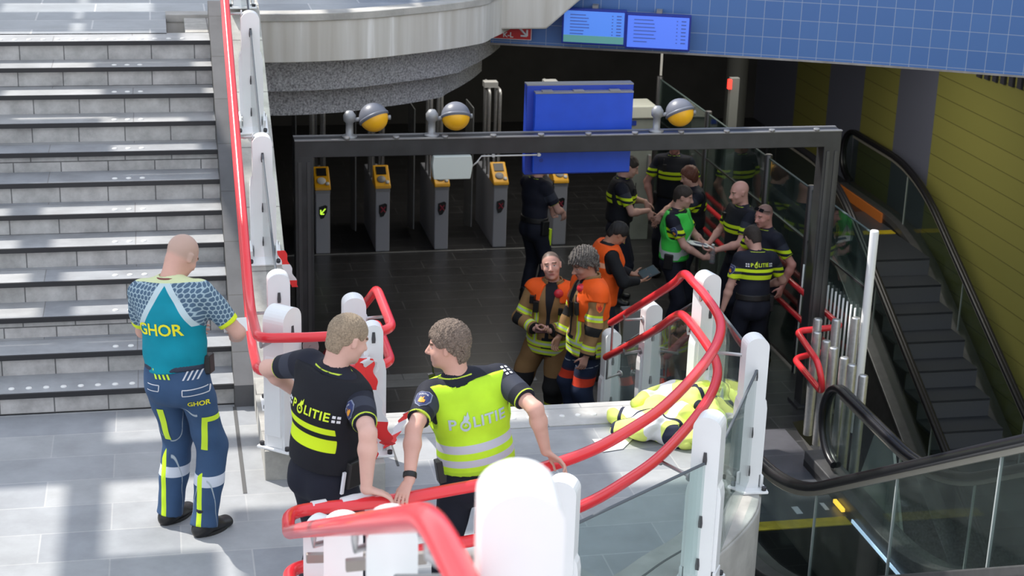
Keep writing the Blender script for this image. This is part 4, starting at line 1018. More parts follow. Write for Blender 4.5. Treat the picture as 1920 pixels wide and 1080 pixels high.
        ops += [('s', f_cap(k.N-k.upv*neckdrop*K, k.N+k.upv*.2, neck*K, neck*K*1.2), 0), ('n', fold(folds, 12, 20, seed), 0)]
        return s.grow(name, ops, h, m, attrs)
    def frame(s, z, ang=0, x=0):
        """trunk frame turned by ang degrees: 0 faces the back"""
        k = s.sk; out = k.Mc@(rotz(ang)@V3(0, -1, 0)); r = np.cross(k.upv, out); return k.C(x, 0, z), r, k.upv, out
    def text(s, body, target, z, size, m, ang=0, x=0, spacing=1.0, bold=.0, name='lettering', lift=.004, dx=0):
        o, r, u, n = s.frame(z, ang); o = o+r*dx
        return patch(name, text_mesh(body, size, spacing, bold), m, s.root, bvh_of(s.bv[target]), o, r, u, n, lift)
def rectp(x0, x1, y0, y1): return [(x0, y0), (x1, y0), (x1, y1), (x0, y1)]
SHIELD = [(-.036, .042), (-.018, .050), (0, .046), (.018, .050), (.036, .042), (.038, .0), (.026, -.030), (0, -.052), (-.026, -.030), (-.038, 0)]
def sleeve_badge(p, i, target='shirt', t=.42, ang=0):
    """dark blue shield with gold flame on the outside of the upper arm"""
    k = p.sk; a, b = k.sh[i], k.el[i]; o = a+(b-a)*t; up = nrm(a-b); sg = 1 if i == 0 else -1
    out = nrm(k.Mc@(rotz(ang)@V3(sg, -.35, 0))); out = nrm(out-up*(out@up)); r = np.cross(up, out); bv = bvh_of(p.bv[target])
    e = patch('badge', poly_mesh([[(x*1.12, y*1.12) for x, y in SHIELD]]), mat('badge_edge', (.22, .25, .36), .6), p.root, bv, o, r, up, out, .003)
    patch('badge_field', poly_mesh([SHIELD]), mat('badge_blue', (.018, .030, .12), .6), e, bv, o, r, up, out, .0055)
    patch('badge_flame', poly_mesh([[(-.016, -.026), (0, -.032), (.016, -.026), (.018, -.008), (.006, -.006), (.008, .014), (-.002, .002), (-.010, .010), (-.016, -.006)]]), mat('badge_gold', (.75, .32, .03), .5), e, bv, o, r, up, out, .008)
    tm = text_mesh('POLITIE', .015, 1.0)
    for v in tm.vertices: v.co.y += .030-8*v.co.x**2
    patch('badge_lettering', tm, mat('white_print', (.75, .76, .8), .6), e, bv, o, r, up, out, .008)
M_YTXT = mat('print_yellow', (.68, .86, .03), .6); M_SILTXT = mat('print_silver', (.46, .55, .62), .5); M_YGH = mat('print_lemon', (.85, .80, .02), .6)
M_SILP = mat('reflective_silver', (.60, .62, .68), .45); M_YP = mat('reflective_yellow', (.62, .86, .03), .55); M_WHP = mat('white_print', (.75, .76, .8), .6)
# ---- the medic in the teal shirt
g = Person((-1.87, 8.95, 0), -8, 'bald person in teal shirt lettered GHOR and blue work trousers, standing by the steps', None,
           H=1.83, lean=6, side=-4, hip=(-.04, 0), head=(-30, 38, 0), R=((.20, .32, 1.10), (1, -.7, -.3)), L=((-.10, .34, 1.08), (-1, -.5, -.3)), feet=((.12, -.06, -34), (-.13, .05, -24)), bulk=1.04)
g.body(skin_mat('skin_medic', (.62, .36, .29), scalp=(.50, .34, .28)), .0055, [dict(d=(-.35, 1, .25), n=(-.8, -.2, -.3), curl=35), dict(d=(.5, 1, .1), n=(.8, -.3, .2), curl=35)],
       scalp=lambda q: np.minimum(q[:, 2]+.02-.6*np.maximum(q[:, 1]-.03, 0), .05-q[:, 1]))
def ghor_at(P):
    q = g.sk.toc(P); x, z = np.abs(q[:, 0]), q[:, 2]; dt = g.dtorso(P); A = {}
    t0, _, a0, _ = g.armfields(P, 0); t1, _, a1, _ = g.armfields(P, 1); rg = x-(.045+(.52-z)*.60); da = np.minimum(a0, a1)
    sl = np.where(z > .33, rg, np.maximum(rg, (dt-da)*.6)); A['sleeve'] = sl; A['raglan'] = np.minimum(.020-np.abs(sl+.018), z-.30)
    tt = np.where(a0 < a1, t0, t1); A['cuff'] = np.minimum((tt-.66)*.3, dt-da+.02)
    A['collar'] = (g.sk.toc(P)[:, 2]-.543)
    return A
g.shirt(layer_mat('teal_jersey', (.0, .25, .34), [('raglan', (.50, .62, .66)), ('sleeve', 'honeycomb'), ('cuff', (.70, .82, .03)), ('collar', (.62, .68, .40))], .75, .1), .0065, .020, .76, .035, ghor_at, (.072, .064), .0045, seed=2)
g.text('GHOR', 'shirt', .285, .098, M_YGH, -2, bold=.0018, spacing=.98, dx=-.035)
o_, r_, u_, n_ = g.frame(.46, -70)
def ghor_tr(P):
    A = {}; z = P[:, 2]; k = g.sk
    A['band'] = .030-np.abs(z-.335)
    i = (np.abs(P[:, 0]-k.an[0][0]) > np.abs(P[:, 0]-k.an[1][0])).astype(int); ax = np.array([k.an[0][0], k.an[1][0]])[i]; ay = np.array([k.an[0][1], k.an[1][1]])[i]
    A['calf'] = np.minimum(np.minimum(.016-np.abs(P[:, 0]-ax+.020+.04*(z-.3)), ay+.01-P[:, 1]), np.minimum(.49-z, z-.05))
    A['seam'] = np.minimum(np.minimum(.0022-np.abs(P[:, 1]-ay+.01), np.abs(P[:, 0]-ax)-.02), .8-z)
    return A
g.trousers(layer_mat('medic_trousers', (.040, .085, .175), [('band', (.60, .64, .72)), ('seam', (.4, .46, .5)), ('calf', M_YHI)], .8, .2), .0065, .13, (.102, .088, .077), .0055, ghor_tr, -.07, 3)
g.shoes(.007); g.belt(.060, .004, mat('medic_belt', (.02, .03, .06), .6), .018)
bt = bvh_of(g.bv['trousers'])
def gpatch(name, polys, m, org, ang, lift=.004, parent=None):
    n = rotz(ang)@V3(0, -1, 0); r = np.cross([0, 0, 1], n); return patch(name, poly_mesh(polys), m, parent or g.root, bt, V3(org), r, V3(0, 0, 1), n, lift)
kn = g.sk.kn; hj = g.sk.hj
gpatch('hip_slashes', [[(x, 0), (x+.012, 0), (x-.010, .055), (x-.022, .055)] for x in (-.02, .005, .030, .055)], M_YP, (-.10, 0, .985), 0)
gpatch('hip_slashes', [[(x, 0), (x+.010, 0), (x+.036, .055), (x+.026, .055)] for x in (-.06, -.035, -.01, .015)], M_SILP, (.085, 0, .985), 5)
gpatch('pocket_piping', [rectp(-.07, .07, .03, .036), rectp(-.07, .07, -.006, 0), rectp(-.072, -.066, 0, .032), rectp(.066, .072, 0, .032)], M_SILP, (.09, 0, .90), 8)
gpatch('pocket_piping', [rectp(-.05, .03, .03, .035), rectp(-.05, .03, -.005, 0), rectp(.028, .033, 0, .032)], M_SILP, (-.10, 0, .92), -10)
patch('pocket_lettering', text_mesh('GHOR', .042, 1, .001), M_YGH, g.root, bt, V3(.10, 0, .835), np.cross([0, 0, 1], rotz(10)@V3(0, -1, 0)), V3(0, 0, 1), rotz(10)@V3(0, -1, 0), .004)
gpatch('cargo_strip', [rectp(-.012, .022, -.20, .02), rectp(.022, .12, -.012, .02)], M_YP, (.10, 0, .72), 30)
gpatch('cargo_strip', [rectp(-.02, .02, -.20, .02)], M_YP, (-.125, 0, .74), -12)
m = MB(); m.obox(g.sk.C(.185, .02, .06), g.sk.side, g.sk.fwd, g.sk.upv, .022, .045, .055); m.build('belt_pouch', M_BELT, g.root, bevel=.008)
m = MB(); m.tube([tuple(g.sk.N+g.sk.Mc@V3(.068*math.cos(t), .068*math.sin(t)-.0, .030)) for t in [2*math.pi*i/30 for i in range(30)]], .006, 6, closed=True); m.build('neck_cord', mat('cord_red', (.20, .05, .05), .6), g.root, weld=False)
ph = g.sk.wr[0]; m = MB(); m.obox(Vector(g.mat @ Vector(tuple(ph+V3(-.02, .10, .04)))), (.95, .3, 0), (-.2, .8, .55), (0, -.55, .8), .07, .05, .003)
tag(m.build('paper_note', mat('paper_white', (.80, .80, .78), .7)), 'small white paper note held by the bald person in teal shirt', 'paper')
# ---- officers
def officer_shirt_at(p, bands=True, cuff=.668, chest=None, grey=True):
    def at(P):
        q = p.sk.toc(P); z = q[:, 2]; A = {}; dt = p.dtorso(P); t0, _, a0, _ = p.armfields(P, 0); t1, _, a1, _ = p.armfields(P, 1); da = np.minimum(a0, a1); tt = np.where(a0 < a1, t0, t1); arm = dt-da+.01
        A['cuff'] = np.minimum(np.minimum((tt-cuff)*.3, (cuff+.024-tt)*.3), arm)
        A['collar'] = np.minimum(.0028-np.abs(q[:, 2]-.553), .092-np.hypot(q[:, 0]-p.sk.toc(p.sk.N[None])[0, 0], q[:, 1]+.012))
        A['panel'] = np.minimum(np.minimum((tt-.24)*.3, (.50-tt)*.3), arm) if grey else np.full(len(P), -1.0)
        if bands: A['y1'] = np.maximum(.016-np.abs(z-.365), .024-np.abs(z-.295))
        return A
    return at
NAVY = (.012, .014, .026)
def shirt_mat(name, bands=True, base=NAVY):
    return layer_mat(name, base, [('panel', (.035, .040, .060), .002)]+([('y1', (.66, .88, .02))] if bands else [])+[('cuff', (.55, .70, .06)), ('collar', (.55, .70, .06))], .75, .15)
M_SH_PLAIN = shirt_mat('navy_polo', False); M_SH_BAND = shirt_mat('navy_polo_yellow_bands', True)
M_TROU = layer_mat('navy_trousers', (.011, .013, .024), (), .8, .2)
def radio(p, loc, size=(.025, .016, .05), ant=True):
    k = p.sk; c = k.C(*loc); m = MB(); m.obox(c, k.side, k.fwd, k.upv, *size)
    if ant: m.tube([tuple(c+k.upv*size[2]+k.side*.012), tuple(c+k.upv*(size[2]+.07)+k.side*.012)], .006, 6)
    m.build('radio', M_BELT, p.root, bevel=.004)
# the one in the black vest, hand on the rail
p1 = Person((-.93, 7.74, 0), -37, 'fair haired police officer in black vest lettered POLITIE, one hand on the red rail', 'police officers',
            H=1.84, lean=3, side=7, head=(-18, 22, 0), R=(W(.474, -3.72, 1.09), (1, -.8, 0)), L=((-.33, .20, 1.21), (-1, -.45, .25)), bulk=.99, shrug=(-.025, .03))
p1.body(skin_mat('skin_officer_fair', (.66, .40, .33)), .0055, [dict(d=(.5, .75, -.35), n=(-.1, -.3, -1), curl=22, spread=6), dict(d=(.8, .3, .1), n=(.2, -1, 0), curl=40)])
p1.shirt(M_SH_PLAIN, .0065, .016, .70, -.03, officer_shirt_at(p1, False), (.074, .060), .003, seed=4)
def vest1(P):
    q = p1.sk.toc(P); z = q[:, 2]; x = q[:, 0]; b = -q[:, 1]-.02; w = .150-np.abs(x-.0)
    return dict(y1=np.minimum(np.minimum(np.maximum(.017-np.abs(z-.285), .034-np.abs(z-.205)), b), w))
p1.vest(layer_mat('black_vest', (.010, .011, .016), [('y1', (.66, .88, .02))], .8, .2), .0065, .036, .54, .05, .085, .078, vest1, depth=1.08)
def police_text(p, target, z, size, m, m2, dx=0, blocks=True):
    o, r, u, n = p.frame(z, 0); bv = bvh_of(p.bv[target]); flat = text_mesh('P   LITIE', size, 1.08, size*.022)
    xs = sorted(v.co.x for v in flat.vertices); gap, gx = max((b-a, (a+b)/2) for a, b in zip(xs, xs[1:])); ws = xs[-1]
    for sgn in (-1, 1):
        part = flat.copy(); bm = bmesh.new(); bm.from_mesh(part); bmesh.ops.delete(bm, geom=[v for v in bm.verts if (v.co.x-gx)*sgn < 0], context='VERTS'); bm.to_mesh(part); bm.free()
        patch('lettering', part, m, p.root, bv, o+r*dx, r, u, n, .004)
    c = gx
    rg = []; R1, R0_ = .40*size, .22*size
    for i in range(16):
        t0, t1 = 2*math.pi*i/16, 2*math.pi*(i+1)/16; rg.append([(c+R1*.85*math.cos(t0), -.10*size+R1*math.sin(t0)), (c+R1*.85*math.cos(t1), -.10*size+R1*math.sin(t1)), (c+R0_*math.cos(t1), -.10*size+R0_*math.sin(t1)), (c+R0_*math.cos(t0), -.10*size+R0_*math.sin(t0))])
    fl = rg+[[(c+x*size, y*size) for x, y in pl] for pl in ([(-.16, .18), (.12, .16), (.30, .36), (.26, .80), (.10, .50), (.02, .62), (-.06, .40)], [(-.10, -.12), (.10, -.12), (.02, .08)])]
    patch('flame_mark', poly_mesh(fl), m, p.root, bv, o+r*dx, r, u, n, .005)
    if blocks:
        sq = []
        for sx in (-1, 1):
            for i in range(2):
                for j in range(2): x = sx*(ws+.018)+i*.020*sx; y = -.012+j*.022; sq.append(rectp(x-.007, x+.007, y-.007, y+.007))
        patch('check_marks', poly_mesh(sq), m2, p.root, bv, o+r*dx, r, u, n, .005)
police_text(p1, 'vest', .365, .063, M_YTXT, M_WHP, .012)
p1.trousers(M_TROU, .0075, .12, (.102, .082, .068), .004, None, .04, 5); p1.shoes(.009); p1.belt(.075, .010, None, .03)
M_HAIRF = mat('hair_fair', (.34, .26, .18), .75, noise=.35, nscale=120, bump=.8, bscale=260); p1.hair(M_HAIRF, .0045, thick=.007, front=.055, back=-.080, lump=.0015, freq=210)
sleeve_badge(p1, 0, ang=-45)
m = MB(); m.obox(p1.sk.C(.19, .01, .05), p1.sk.side, p1.sk.fwd, p1.sk.upv, .022, .05, .075); m.build('holster', M_BELT, p1.root, bevel=.01)
m = MB(); m.obox(p1.sk.C(.195, -.06, .02), p1.sk.side, p1.sk.fwd, p1.sk.upv, .006, .008, .06); m.build('lanyard', M_WHP, p1.root)
# the one in the yellow vest, both hands behind on the rail
p2 = Person((-.17, 7.88, 0), 17, 'police officer in yellow vest with silver bands leaning back on the rail, face turned left', 'police officers',
            H=1.755, lean=4, side=-9, hip=(.03, 0), neck=(-.045, .0), head=(64, 6, 0), R=(W(1.42, -3.42, 1.095), (.3, -1, 0)), L=(W(.69, -3.66, 1.095), (-.6, -.9, 0)), bulk=1.10)
p2.body(skin_mat('skin_officer_ruddy', (.62, .35, .28)), .0055, [dict(d=(.7, -.45, -.45), n=(-.3, -.5, -.9), curl=26, spread=7), dict(d=(-.5, -.6, -.5), n=(.3, .1, -1), curl=26, spread=5)])
p2.shirt(M_SH_PLAIN, .0065, .016, .70, -.03, officer_shirt_at(p2, False), (.076, .061), .003, seed=6)
def vest2(P):
    q = p2.sk.toc(P); z = q[:, 2]; return dict(s1=np.maximum(.022-np.abs(z-.185), .020-np.abs(z-.105)), hem=.012-np.abs(z-.045))
p2.vest(layer_mat('yellow_vest', (.50, .80, .03), [('hem', (.40, .66, .03)), ('s1', M_SIL)], .7, .12), .0065, .034, .535, .035, .10, .082, vest2, depth=1.06, folds=.004, neckdrop=.05)
police_text(p2, 'vest', .330, .080, M_SILTXT, M_SILTXT, .0, False)
p2.trousers(M_TROU, .0075, .12, (.104, .084, .070), .004, None, .04, 7); p2.shoes(.009); p2.belt(.075, .010, None, .03)
M_HAIRB = mat('hair_brown_grey', (.22, .165, .13), .7, noise=.55, nscale=150, bump=1, bscale=240); p2.hair(M_HAIRB, .0045, thick=.015, front=.062, back=-.095, lump=.004, freq=190, seed=1, top=.014)
sleeve_badge(p2, 1, ang=40); radio(p2, (-.15, .10, .50), (.018, .014, .045)); radio(p2, (-.20, -.02, .05), (.03, .03, .06), False)
sq = [rectp(x-.007, x+.007, y-.007, y+.007) for x in (-.012, .012) for y in (-.024, 0, .024)]
k2 = p2.sk; o = k2.sh[0]+(k2.el[0]-k2.sh[0])*.12; up2 = nrm(k2.sh[0]-k2.el[0]); n2 = nrm(k2.Mc@V3(.35, -1, .2)); n2 = nrm(n2-up2*(n2@up2)); patch('check_marks', poly_mesh(sq), M_WHP, p2.root, bvh_of(p2.bv['shirt']), o, np.cross(up2, n2), up2, n2, .004)
w = p2.sk.wr[1]; fd = nrm(p2.sk.el[1]-w); m = MB(); m.tube([tuple(w+fd*.012), tuple(w+fd*.040)], .034, 18); m.build('wrist_watch', M_BELT, p2.root, bevel=.004)
# ---- firefighters
TAN = (.285, .165, .070)
M_FYEL = mat('fire_yellow', (.62, .80, .03), .5); M_ORANGE_C = (.92, .115, .012)
def fire_jacket_mat(): return layer_mat('tan_jacket', TAN, [('inner', (.015, .016, .022)), ('ry', (.60, .80, .04)), ('rs', (.52, .60, .52)), ('pad', (.014, .014, .015)), ('cuffk', (.014, .014, .015))], .85, .25)
def fire_jacket(p, h, open_=True, front=1):
    def at(P):
        q = p.sk.toc(P); x, y, z = q[:, 0], q[:, 1], q[:, 2]; dt = p.dtorso(P); t0, u0, a0, f0 = p.armfields(P, 0); t1, u1, a1, f1 = p.armfields(P, 1)
        R_ = np.minimum(a0, f0) < np.minimum(a1, f1); t = np.where(R_, t0, t1); u = np.where(R_, u0, u1); au = np.where(R_, a0, a1); fo = np.where(R_, f0, f1)
        arm = dt-np.minimum(au, fo)+.0; isf = au-fo; A = {}
        up = np.minimum(.10-np.abs(t-.72), -isf+.02)*.3; lo = np.minimum(.095-np.abs(u-.70), isf+.02)*.3; B = np.minimum(np.maximum(up, lo), arm*.5)
        bs = np.minimum(np.maximum(np.minimum(.032-np.abs(t-.72), -isf+.02), np.minimum(.032-np.abs(u-.70), isf+.02))*.3, arm*.5)
        tor = -arm; hb = np.maximum(.030-np.abs(z+.085), .030-np.abs(z+.010)); hs = np.maximum(.010-np.abs(z+.085), .010-np.abs(z+.010))
        vs = np.minimum(.022-np.abs(np.abs(x)-.115), np.minimum(.30-z, y)); vs = np.minimum(vs, z+.02)
        vsb = np.minimum(.007-np.abs(np.abs(x)-.115), np.minimum(.30-z, y)); vsb = np.minimum(vsb, z+.02)
        inn = np.minimum((.018+.16*np.maximum(z-.30, 0)-np.abs(x)) if open_ else np.full(len(P), -1.0), y-.02); inn = np.maximum(inn, np.minimum(np.minimum(.055-np.abs(x+.01), -z+.05), y)) if open_ else inn
        A['ry'] = np.maximum(B, np.minimum(np.maximum(hb, vs), tor+.01)); A['rs'] = np.maximum(bs, np.minimum(np.maximum(hs, vsb), tor+.01))
        A['inner'] = np.minimum(inn, tor+.01)
        A['pad'] = np.minimum(np.minimum(.16-np.abs(t-1.02), arm*.6), np.minimum(.30, (np.cross(p.sk.wr[0]-p.sk.el[0], [0, 0, 1])[0]*0+.02)+0*t)); A['pad'] = np.where((np.where(R_, u0, u1) < .30) & (t > .85), np.minimum(.16*.3-np.abs(u-.12)*.3, arm), -1.0)
        A['cuffk'] = np.minimum((u-.90)*.3, np.minimum(isf, arm))
        return A
    o = p.shirt(fire_jacket_mat(), h, .036, hem=-.135, attrs=at, sr=(.080, .071), folds=.006, full=True, depth=1.08, wrist=.062, seed=p.hd, name='jacket', skirt=True)
    return o
def fire_collar(p, h):
    k = p.sk; N = k.N
    ops = [('u', f_fcap(N-k.upv*.04, N+k.upv*.065, k.side, .098, .092, .095, .092, True, True), .01), ('s', f_fcap(N-k.upv*.10, N+k.upv*.2, k.side, .080, .076, .075, .074), 0), ('s', f_cap(N+k.fwd*.10-k.upv*.02, N+k.fwd*.12+k.upv*.1, .05, .06), 0)]
    return p.grow('collar', ops, h, mat('tan_collar', TAN, .85, bump=.2, bscale=200), None, N-.2, N+.2)
def orange_vest(p, h, hem=.30, name='vest', wing=.22):
    k = p.sk
    def at(P):
        q = k.toc(P); return dict(emb=.034-np.sqrt((np.abs(q[:, 0])-.09)**2+(q[:, 2]-.40)**2)-np.where(q[:, 1] < 0, 1, 0))
    ops = k.torso(.048, 1.08)
    for i in (0, 1): ops.append(('u', f_cap(k.sh[i], k.sh[i]+(k.el[i]-k.sh[i])*wing, .096, .098, True), .03))
    ops += [('i', f_plane(k.C(0, 0, hem), -k.upv), 0), ('s', f_cap(k.N-k.upv*.02, k.N+k.upv*.25, .10, .13), 0), ('s', f_cap(k.C(0, .20, .20), k.C(0, .14, .54), .115, .085), 0), ('n', fold(.003, 14, 18, 1.2), 0)]
    return p.grow(name, ops, h, layer_mat('orange_vest', M_ORANGE_C, [('emb', (.80, .16, .10))], .7, .15), at)
def red_cup(p, loc, r=.045):
    """red ear cup clipped at the collar"""
    c = p.sk.C(*loc); out = nrm(p.sk.Mc@V3(loc[0]*2, 1, .2)); m = MB(); m.lathe(tuple(c), [(.001, .03), (r*.6, .028), (r*.95, .012), (r, -.006), (r*.9, -.022), (.001, -.025)], 20, 0, tuple(out)); m.build('ear_cup', mat('cup_red', (.62, .03, .05), .35), p.root)
def fire_patch(p, i):
    k = p.sk; a, b = k.sh[i], k.el[i]; o = a+(b-a)*.36; up = nrm(a-b); sg = 1 if i == 0 else -1; out = nrm(k.Mc@V3(sg, 0, 0)); out = nrm(out-up*(out@up)); r = np.cross(up, out); bv = bvh_of(p.bv['jacket'])
    e = patch('arm_badge', poly_mesh([SHIELD]), mat('badge_orange', (.85, .16, .03), .6), p.root, bv, o, r, up, out, .004)
    patch('badge_flame', poly_mesh([[(-.020, -.02), (0, -.034), (.020, -.02), (.022, .012), (.010, .000), (0, .026), (-.010, .0), (-.022, .012)]]), mat('badge_red', (.55, .02, .02), .5), e, bv, o, r, up, out, .007)
f1 = Person((.38, 15.06, ZF), 166, 'firefighter in tan suit and orange vest facing the camera, phone in both hands', 'firefighters',
            H=1.80, lean=4, side=-3, twist=6, hip=(.02, 0), drop=.02, head=(10, -12, 10), R=((.075, .30, 1.10), (1, -.5, -.4)), L=((-.060, .30, 1.10), (-1, -.5, -.4)), feet=((.32, .10, -25), (-.08, .05, 10)), bulk=.97, hs=1.12)
f1.body(skin_mat('skin_ruddy', (.60, .34, .28), scalp=(.13, .095, .08)), .007, [dict(d=(-.75, .45, .05), n=(-.25, -.5, .8), curl=38), dict(d=(.75, .45, .05), n=(.25, -.5, .8), curl=38)], scalp=lambda q: np.minimum(np.minimum(q[:, 2]-.035-.85*np.maximum(q[:, 1]-.0, 0), .075-q[:, 1]), np.abs(q[:, 0])*.0+.05))
fire_jacket(f1, .008); fire_collar(f1, .008); orange_vest(f1, .008, .415, wing=.06)
def fire_tr(p, tone):
    def at(P):
        A = {}; k = p.sk; i = (np.linalg.norm(P-k.kn[0], axis=1) > np.linalg.norm(P-k.kn[1], axis=1)).astype(int); kn = np.array(k.kn)[i]; q = P-kn
        A['knee'] = np.minimum(.135-np.abs(q[:, 2]+.02), q[:, 1]+.005); A['ry'] = .040-np.abs(q[:, 2]+.20); A['rs'] = .013-np.abs(q[:, 2]+.20); return A
    return at
f1.trousers(layer_mat('tan_trousers', (.20, .115, .047), [('knee', (.013, .013, .014)), ('ry', (.60, .80, .04)), ('rs', (.52, .60, .52))], .85, .25), .009, .10, (.118, .104, .10), .006, fire_tr(f1, 0), .05, 4, .030); f1.shoes(.009)
red_cup(f1, (-.075, .115, .50)); radio(f1, (.125, .165, .36), (.026, .016, .055)); radio(f1, (.17, .14, .42), (.022, .014, .04), False); radio(f1, (-.11, .165, .34), (.02, .012, .035), False)
c = Vector(f1.mat @ Vector(tuple((f1.sk.wr[0]+f1.sk.wr[1])/2+V3(0, .07, .02)))); m = MB(); m.obox(c, (1, .1, 0), (0, .9, .4), (0, -.4, .9), .055, .033, .004); m.box(c.x-.04, c.x+.04, c.y-.001, c.y+.001, c.z, c.z+.001)
tag(m.build('phone', mat('phone_dark', (.05, .02, .02), .25), bevel=.003), 'dark phone in the hands of the firefighter facing the camera', 'phone')
f2 = Person(tuple(W(3.36, 3.10, ZF+.16)), 110, 'grey curly haired firefighter in tan jacket and orange vest seen from the side', 'firefighters',
            H=1.84, lean=2, side=0, head=(8, 22, 0), R=((.22, .20, .92), (.8, -.8, 0)), L=((-.27, .14, .80), (-.7, -1, 0)), feet=((.13, .03, -10), (-.12, -.04, 12)), bulk=1.08, hs=1.08)
f2.body(skin_mat('skin_tanned', (.48, .26, .20)), .007, [dict(d=(-.1, .5, -.9), n=(-1, 0, -.1), curl=35), dict(d=(0, .35, -1), n=(1, 0, 0), curl=30)])
fire_jacket(f2, .008); fire_collar(f2, .008); orange_vest(f2, .008, .20)
def navy_fire(P):
    z = P[:, 2]; return dict(red=.040-np.abs(z-.60), thin=.0035-np.abs(z-.76+.15*(P[:, 1])), thin2=.004-np.abs(z-.655))
f2.trousers(layer_mat('navy_fire_trousers', (.016, .026, .060), [('red', (.62, .05, .02)), ('thin', (.38, .42, .46)), ('thin2', (.1, .02, .02))], .85, .25), .009, .10, (.112, .095, .085), .005, navy_fire, .05, 2, .026); f2.shoes(.009)
f2.hair(mat('hair_grey_curls', (.15, .135, .125), .85, noise=.7, nscale=110, bump=1.5, bscale=150), .005, thick=.032, front=.060, back=-.10, lump=.009, freq=125, seed=2, top=.006)
red_cup(f2, (-.085, .115, .50)); fire_patch(f2, 1); radio(f2, (-.12, .17, .33), (.024, .016, .060)); radio(f2, (-.02, .185, .30), (.03, .012, .07), False)
# ---- orange clad person with the tablet
f3 = Person((.92, 16.42, ZF), -78, 'dark haired person in orange vest looking down at a tablet', None, H=1.75, lean=6, head=(-4, 42, 0), R=((.12, .36, 1.08), (1, -.7, -.4)), L=((-.12, .36, 1.08), (-1, -.7, -.4)), bulk=1.0)
f3.body(skin_mat('skin_olive', (.40, .22, .15)), .009, [dict(d=(-.3, 1, 0), n=(-.3, 0, 1), curl=30), dict(d=(.3, 1, 0), n=(.3, 0, 1), curl=30)])
f3.shirt(layer_mat('dark_sleeves', (.012, .013, .016), (), .8), .010, .016, .75, -.03, None, (.07, .066), .003, full=True)
def f3v(P):
    q = f3.sk.toc(P); return dict(silver=np.minimum(.028-np.abs(q[:, 2]-.36), .02-q[:, 1]), green=np.minimum(np.minimum(.05-np.abs(q[:, 2]-.36), -q[:, 0]-.13), .05-q[:, 1]))
f3.vest(layer_mat('orange_vest_plain', M_ORANGE_C, [('silver', (.85, .40, .25)), ('green', (.10, .42, .05))], .7, .15), .009, .045, .56, -.10, .075, .085, f3v, depth=1.1, folds=.005)
f3.trousers(M_TROU, .012); f3.shoes(.012); f3.hair(mat('hair_black', (.012, .011, .011), .7), .007, thick=.014, front=.052, back=-.09, lump=.002, freq=70)
c = Vector(f3.mat @ Vector((0, .50, 1.13))); m = MB(); xa = Vector((math.cos(math.radians(-78)), math.sin(math.radians(-78)), 0)); ya = Vector((-xa.y, xa.x, .45)).normalized()
m.obox(c, xa, ya, xa.cross(ya), .13, .095, .005); o = m.build('tablet', mat('tablet_case', (.03, .035, .04), .6), bevel=.006); tag(o, 'tablet held by the dark haired person in orange vest', 'tablet')
m = MB(); m.obox(c+xa.cross(ya)*.006, xa, ya, xa.cross(ya), .12, .085, .001); m.build('screen', mat('tablet_screen', (.05, .085, .10), .6, spec=.1), o)
# ---- police in the hall
def officer(pos, hd, label, skin, hairm=None, hairkw=None, vest=None, text=False, scalp=None, h=.010, bands=True, badge=(), hold=None, **kw):
    p = Person(pos, hd, label, 'police officers', **kw); hands = hold or [dict(d=(0, .4, -1), n=(-1, 0, 0), curl=30), dict(d=(0, .4, -1), n=(1, 0, 0), curl=30)]
    p.body(skin, h*.9, hands, scalp); p.shirt(M_SH_BAND if bands else M_SH_PLAIN, h, .016, .70, -.03, officer_shirt_at(p, bands), (.074, .062), .003, seed=hd)
    if vest: vest(p)
    p.trousers(M_TROU, h*1.1, .12, (.102, .082, .068), .004, None, .04, hd); p.shoes(h*1.1); p.belt(.075, .014, None, .032)
    if hairm: p.hair(hairm, h*.6, **(hairkw or {}))
    for i in badge: sleeve_badge(p, i)
    m = MB(); m.obox(p.sk.C(.195, .0, .0), p.sk.side, p.sk.fwd, p.sk.upv, .024, .05, .085); m.build('holster', M_BELT, p.root, bevel=.01)
    if vest is None or vest is dark_vest: radio(p, (.10, .15, .42), (.022, .014, .045))
    return p
def dark_vest(p):
    def at(P):
        q = p.sk.toc(P); z = q[:, 2]; return dict(y1=np.minimum(np.maximum(.018-np.abs(z-.36), .020-np.abs(z-.30)), .17-np.abs(q[:, 0])))
    p.vest(layer_mat('black_vest_banded', (.010, .011, .016), [('y1', (.60, .80, .02))], .8, .2), .011, .034, .54, .05, .085, .085, at, depth=1.08)
def green_vest(p):
    def at(P):
        q = p.sk.toc(P); x, y, z = q[:, 0], q[:, 1], q[:, 2]; v = .022-np.abs(np.abs(x)-.095)
        return dict(silver=np.maximum(.024-np.abs(z-.085), np.minimum(np.maximum(.022-np.abs(np.abs(x)*.9+(z-.28)*.55-.02), -1), .40-z)*1.0), zip=np.minimum(.005-np.abs(x), y), edge=.008-np.abs(z-.01), letter=np.minimum(np.minimum(.016-np.abs(z-.375), .05-np.abs(x-.11)), y))
    p.vest(layer_mat('green_vest', (.06, .66, .085), [('silver', (.55, .60, .60)), ('edge', (.03, .42, .05)), ('zip', (.015, .02, .018))], .6, .12), .009, .036, .54, .00, .105, .090, at, depth=1.08, folds=.004, neckdrop=.06)
S_PALE = skin_mat('skin_pale_dark_hair', (.55, .32, .26)); S_BALD = skin_mat('skin_bald', (.66, .36, .30), scalp=(.60, .33, .28)); S_RED = skin_mat('skin_flushed', (.66, .32, .27), scalp=(.22, .13, .11))
H_DARK = mat('hair_dark_brown', (.030, .022, .018), .75, noise=.4, nscale=120)
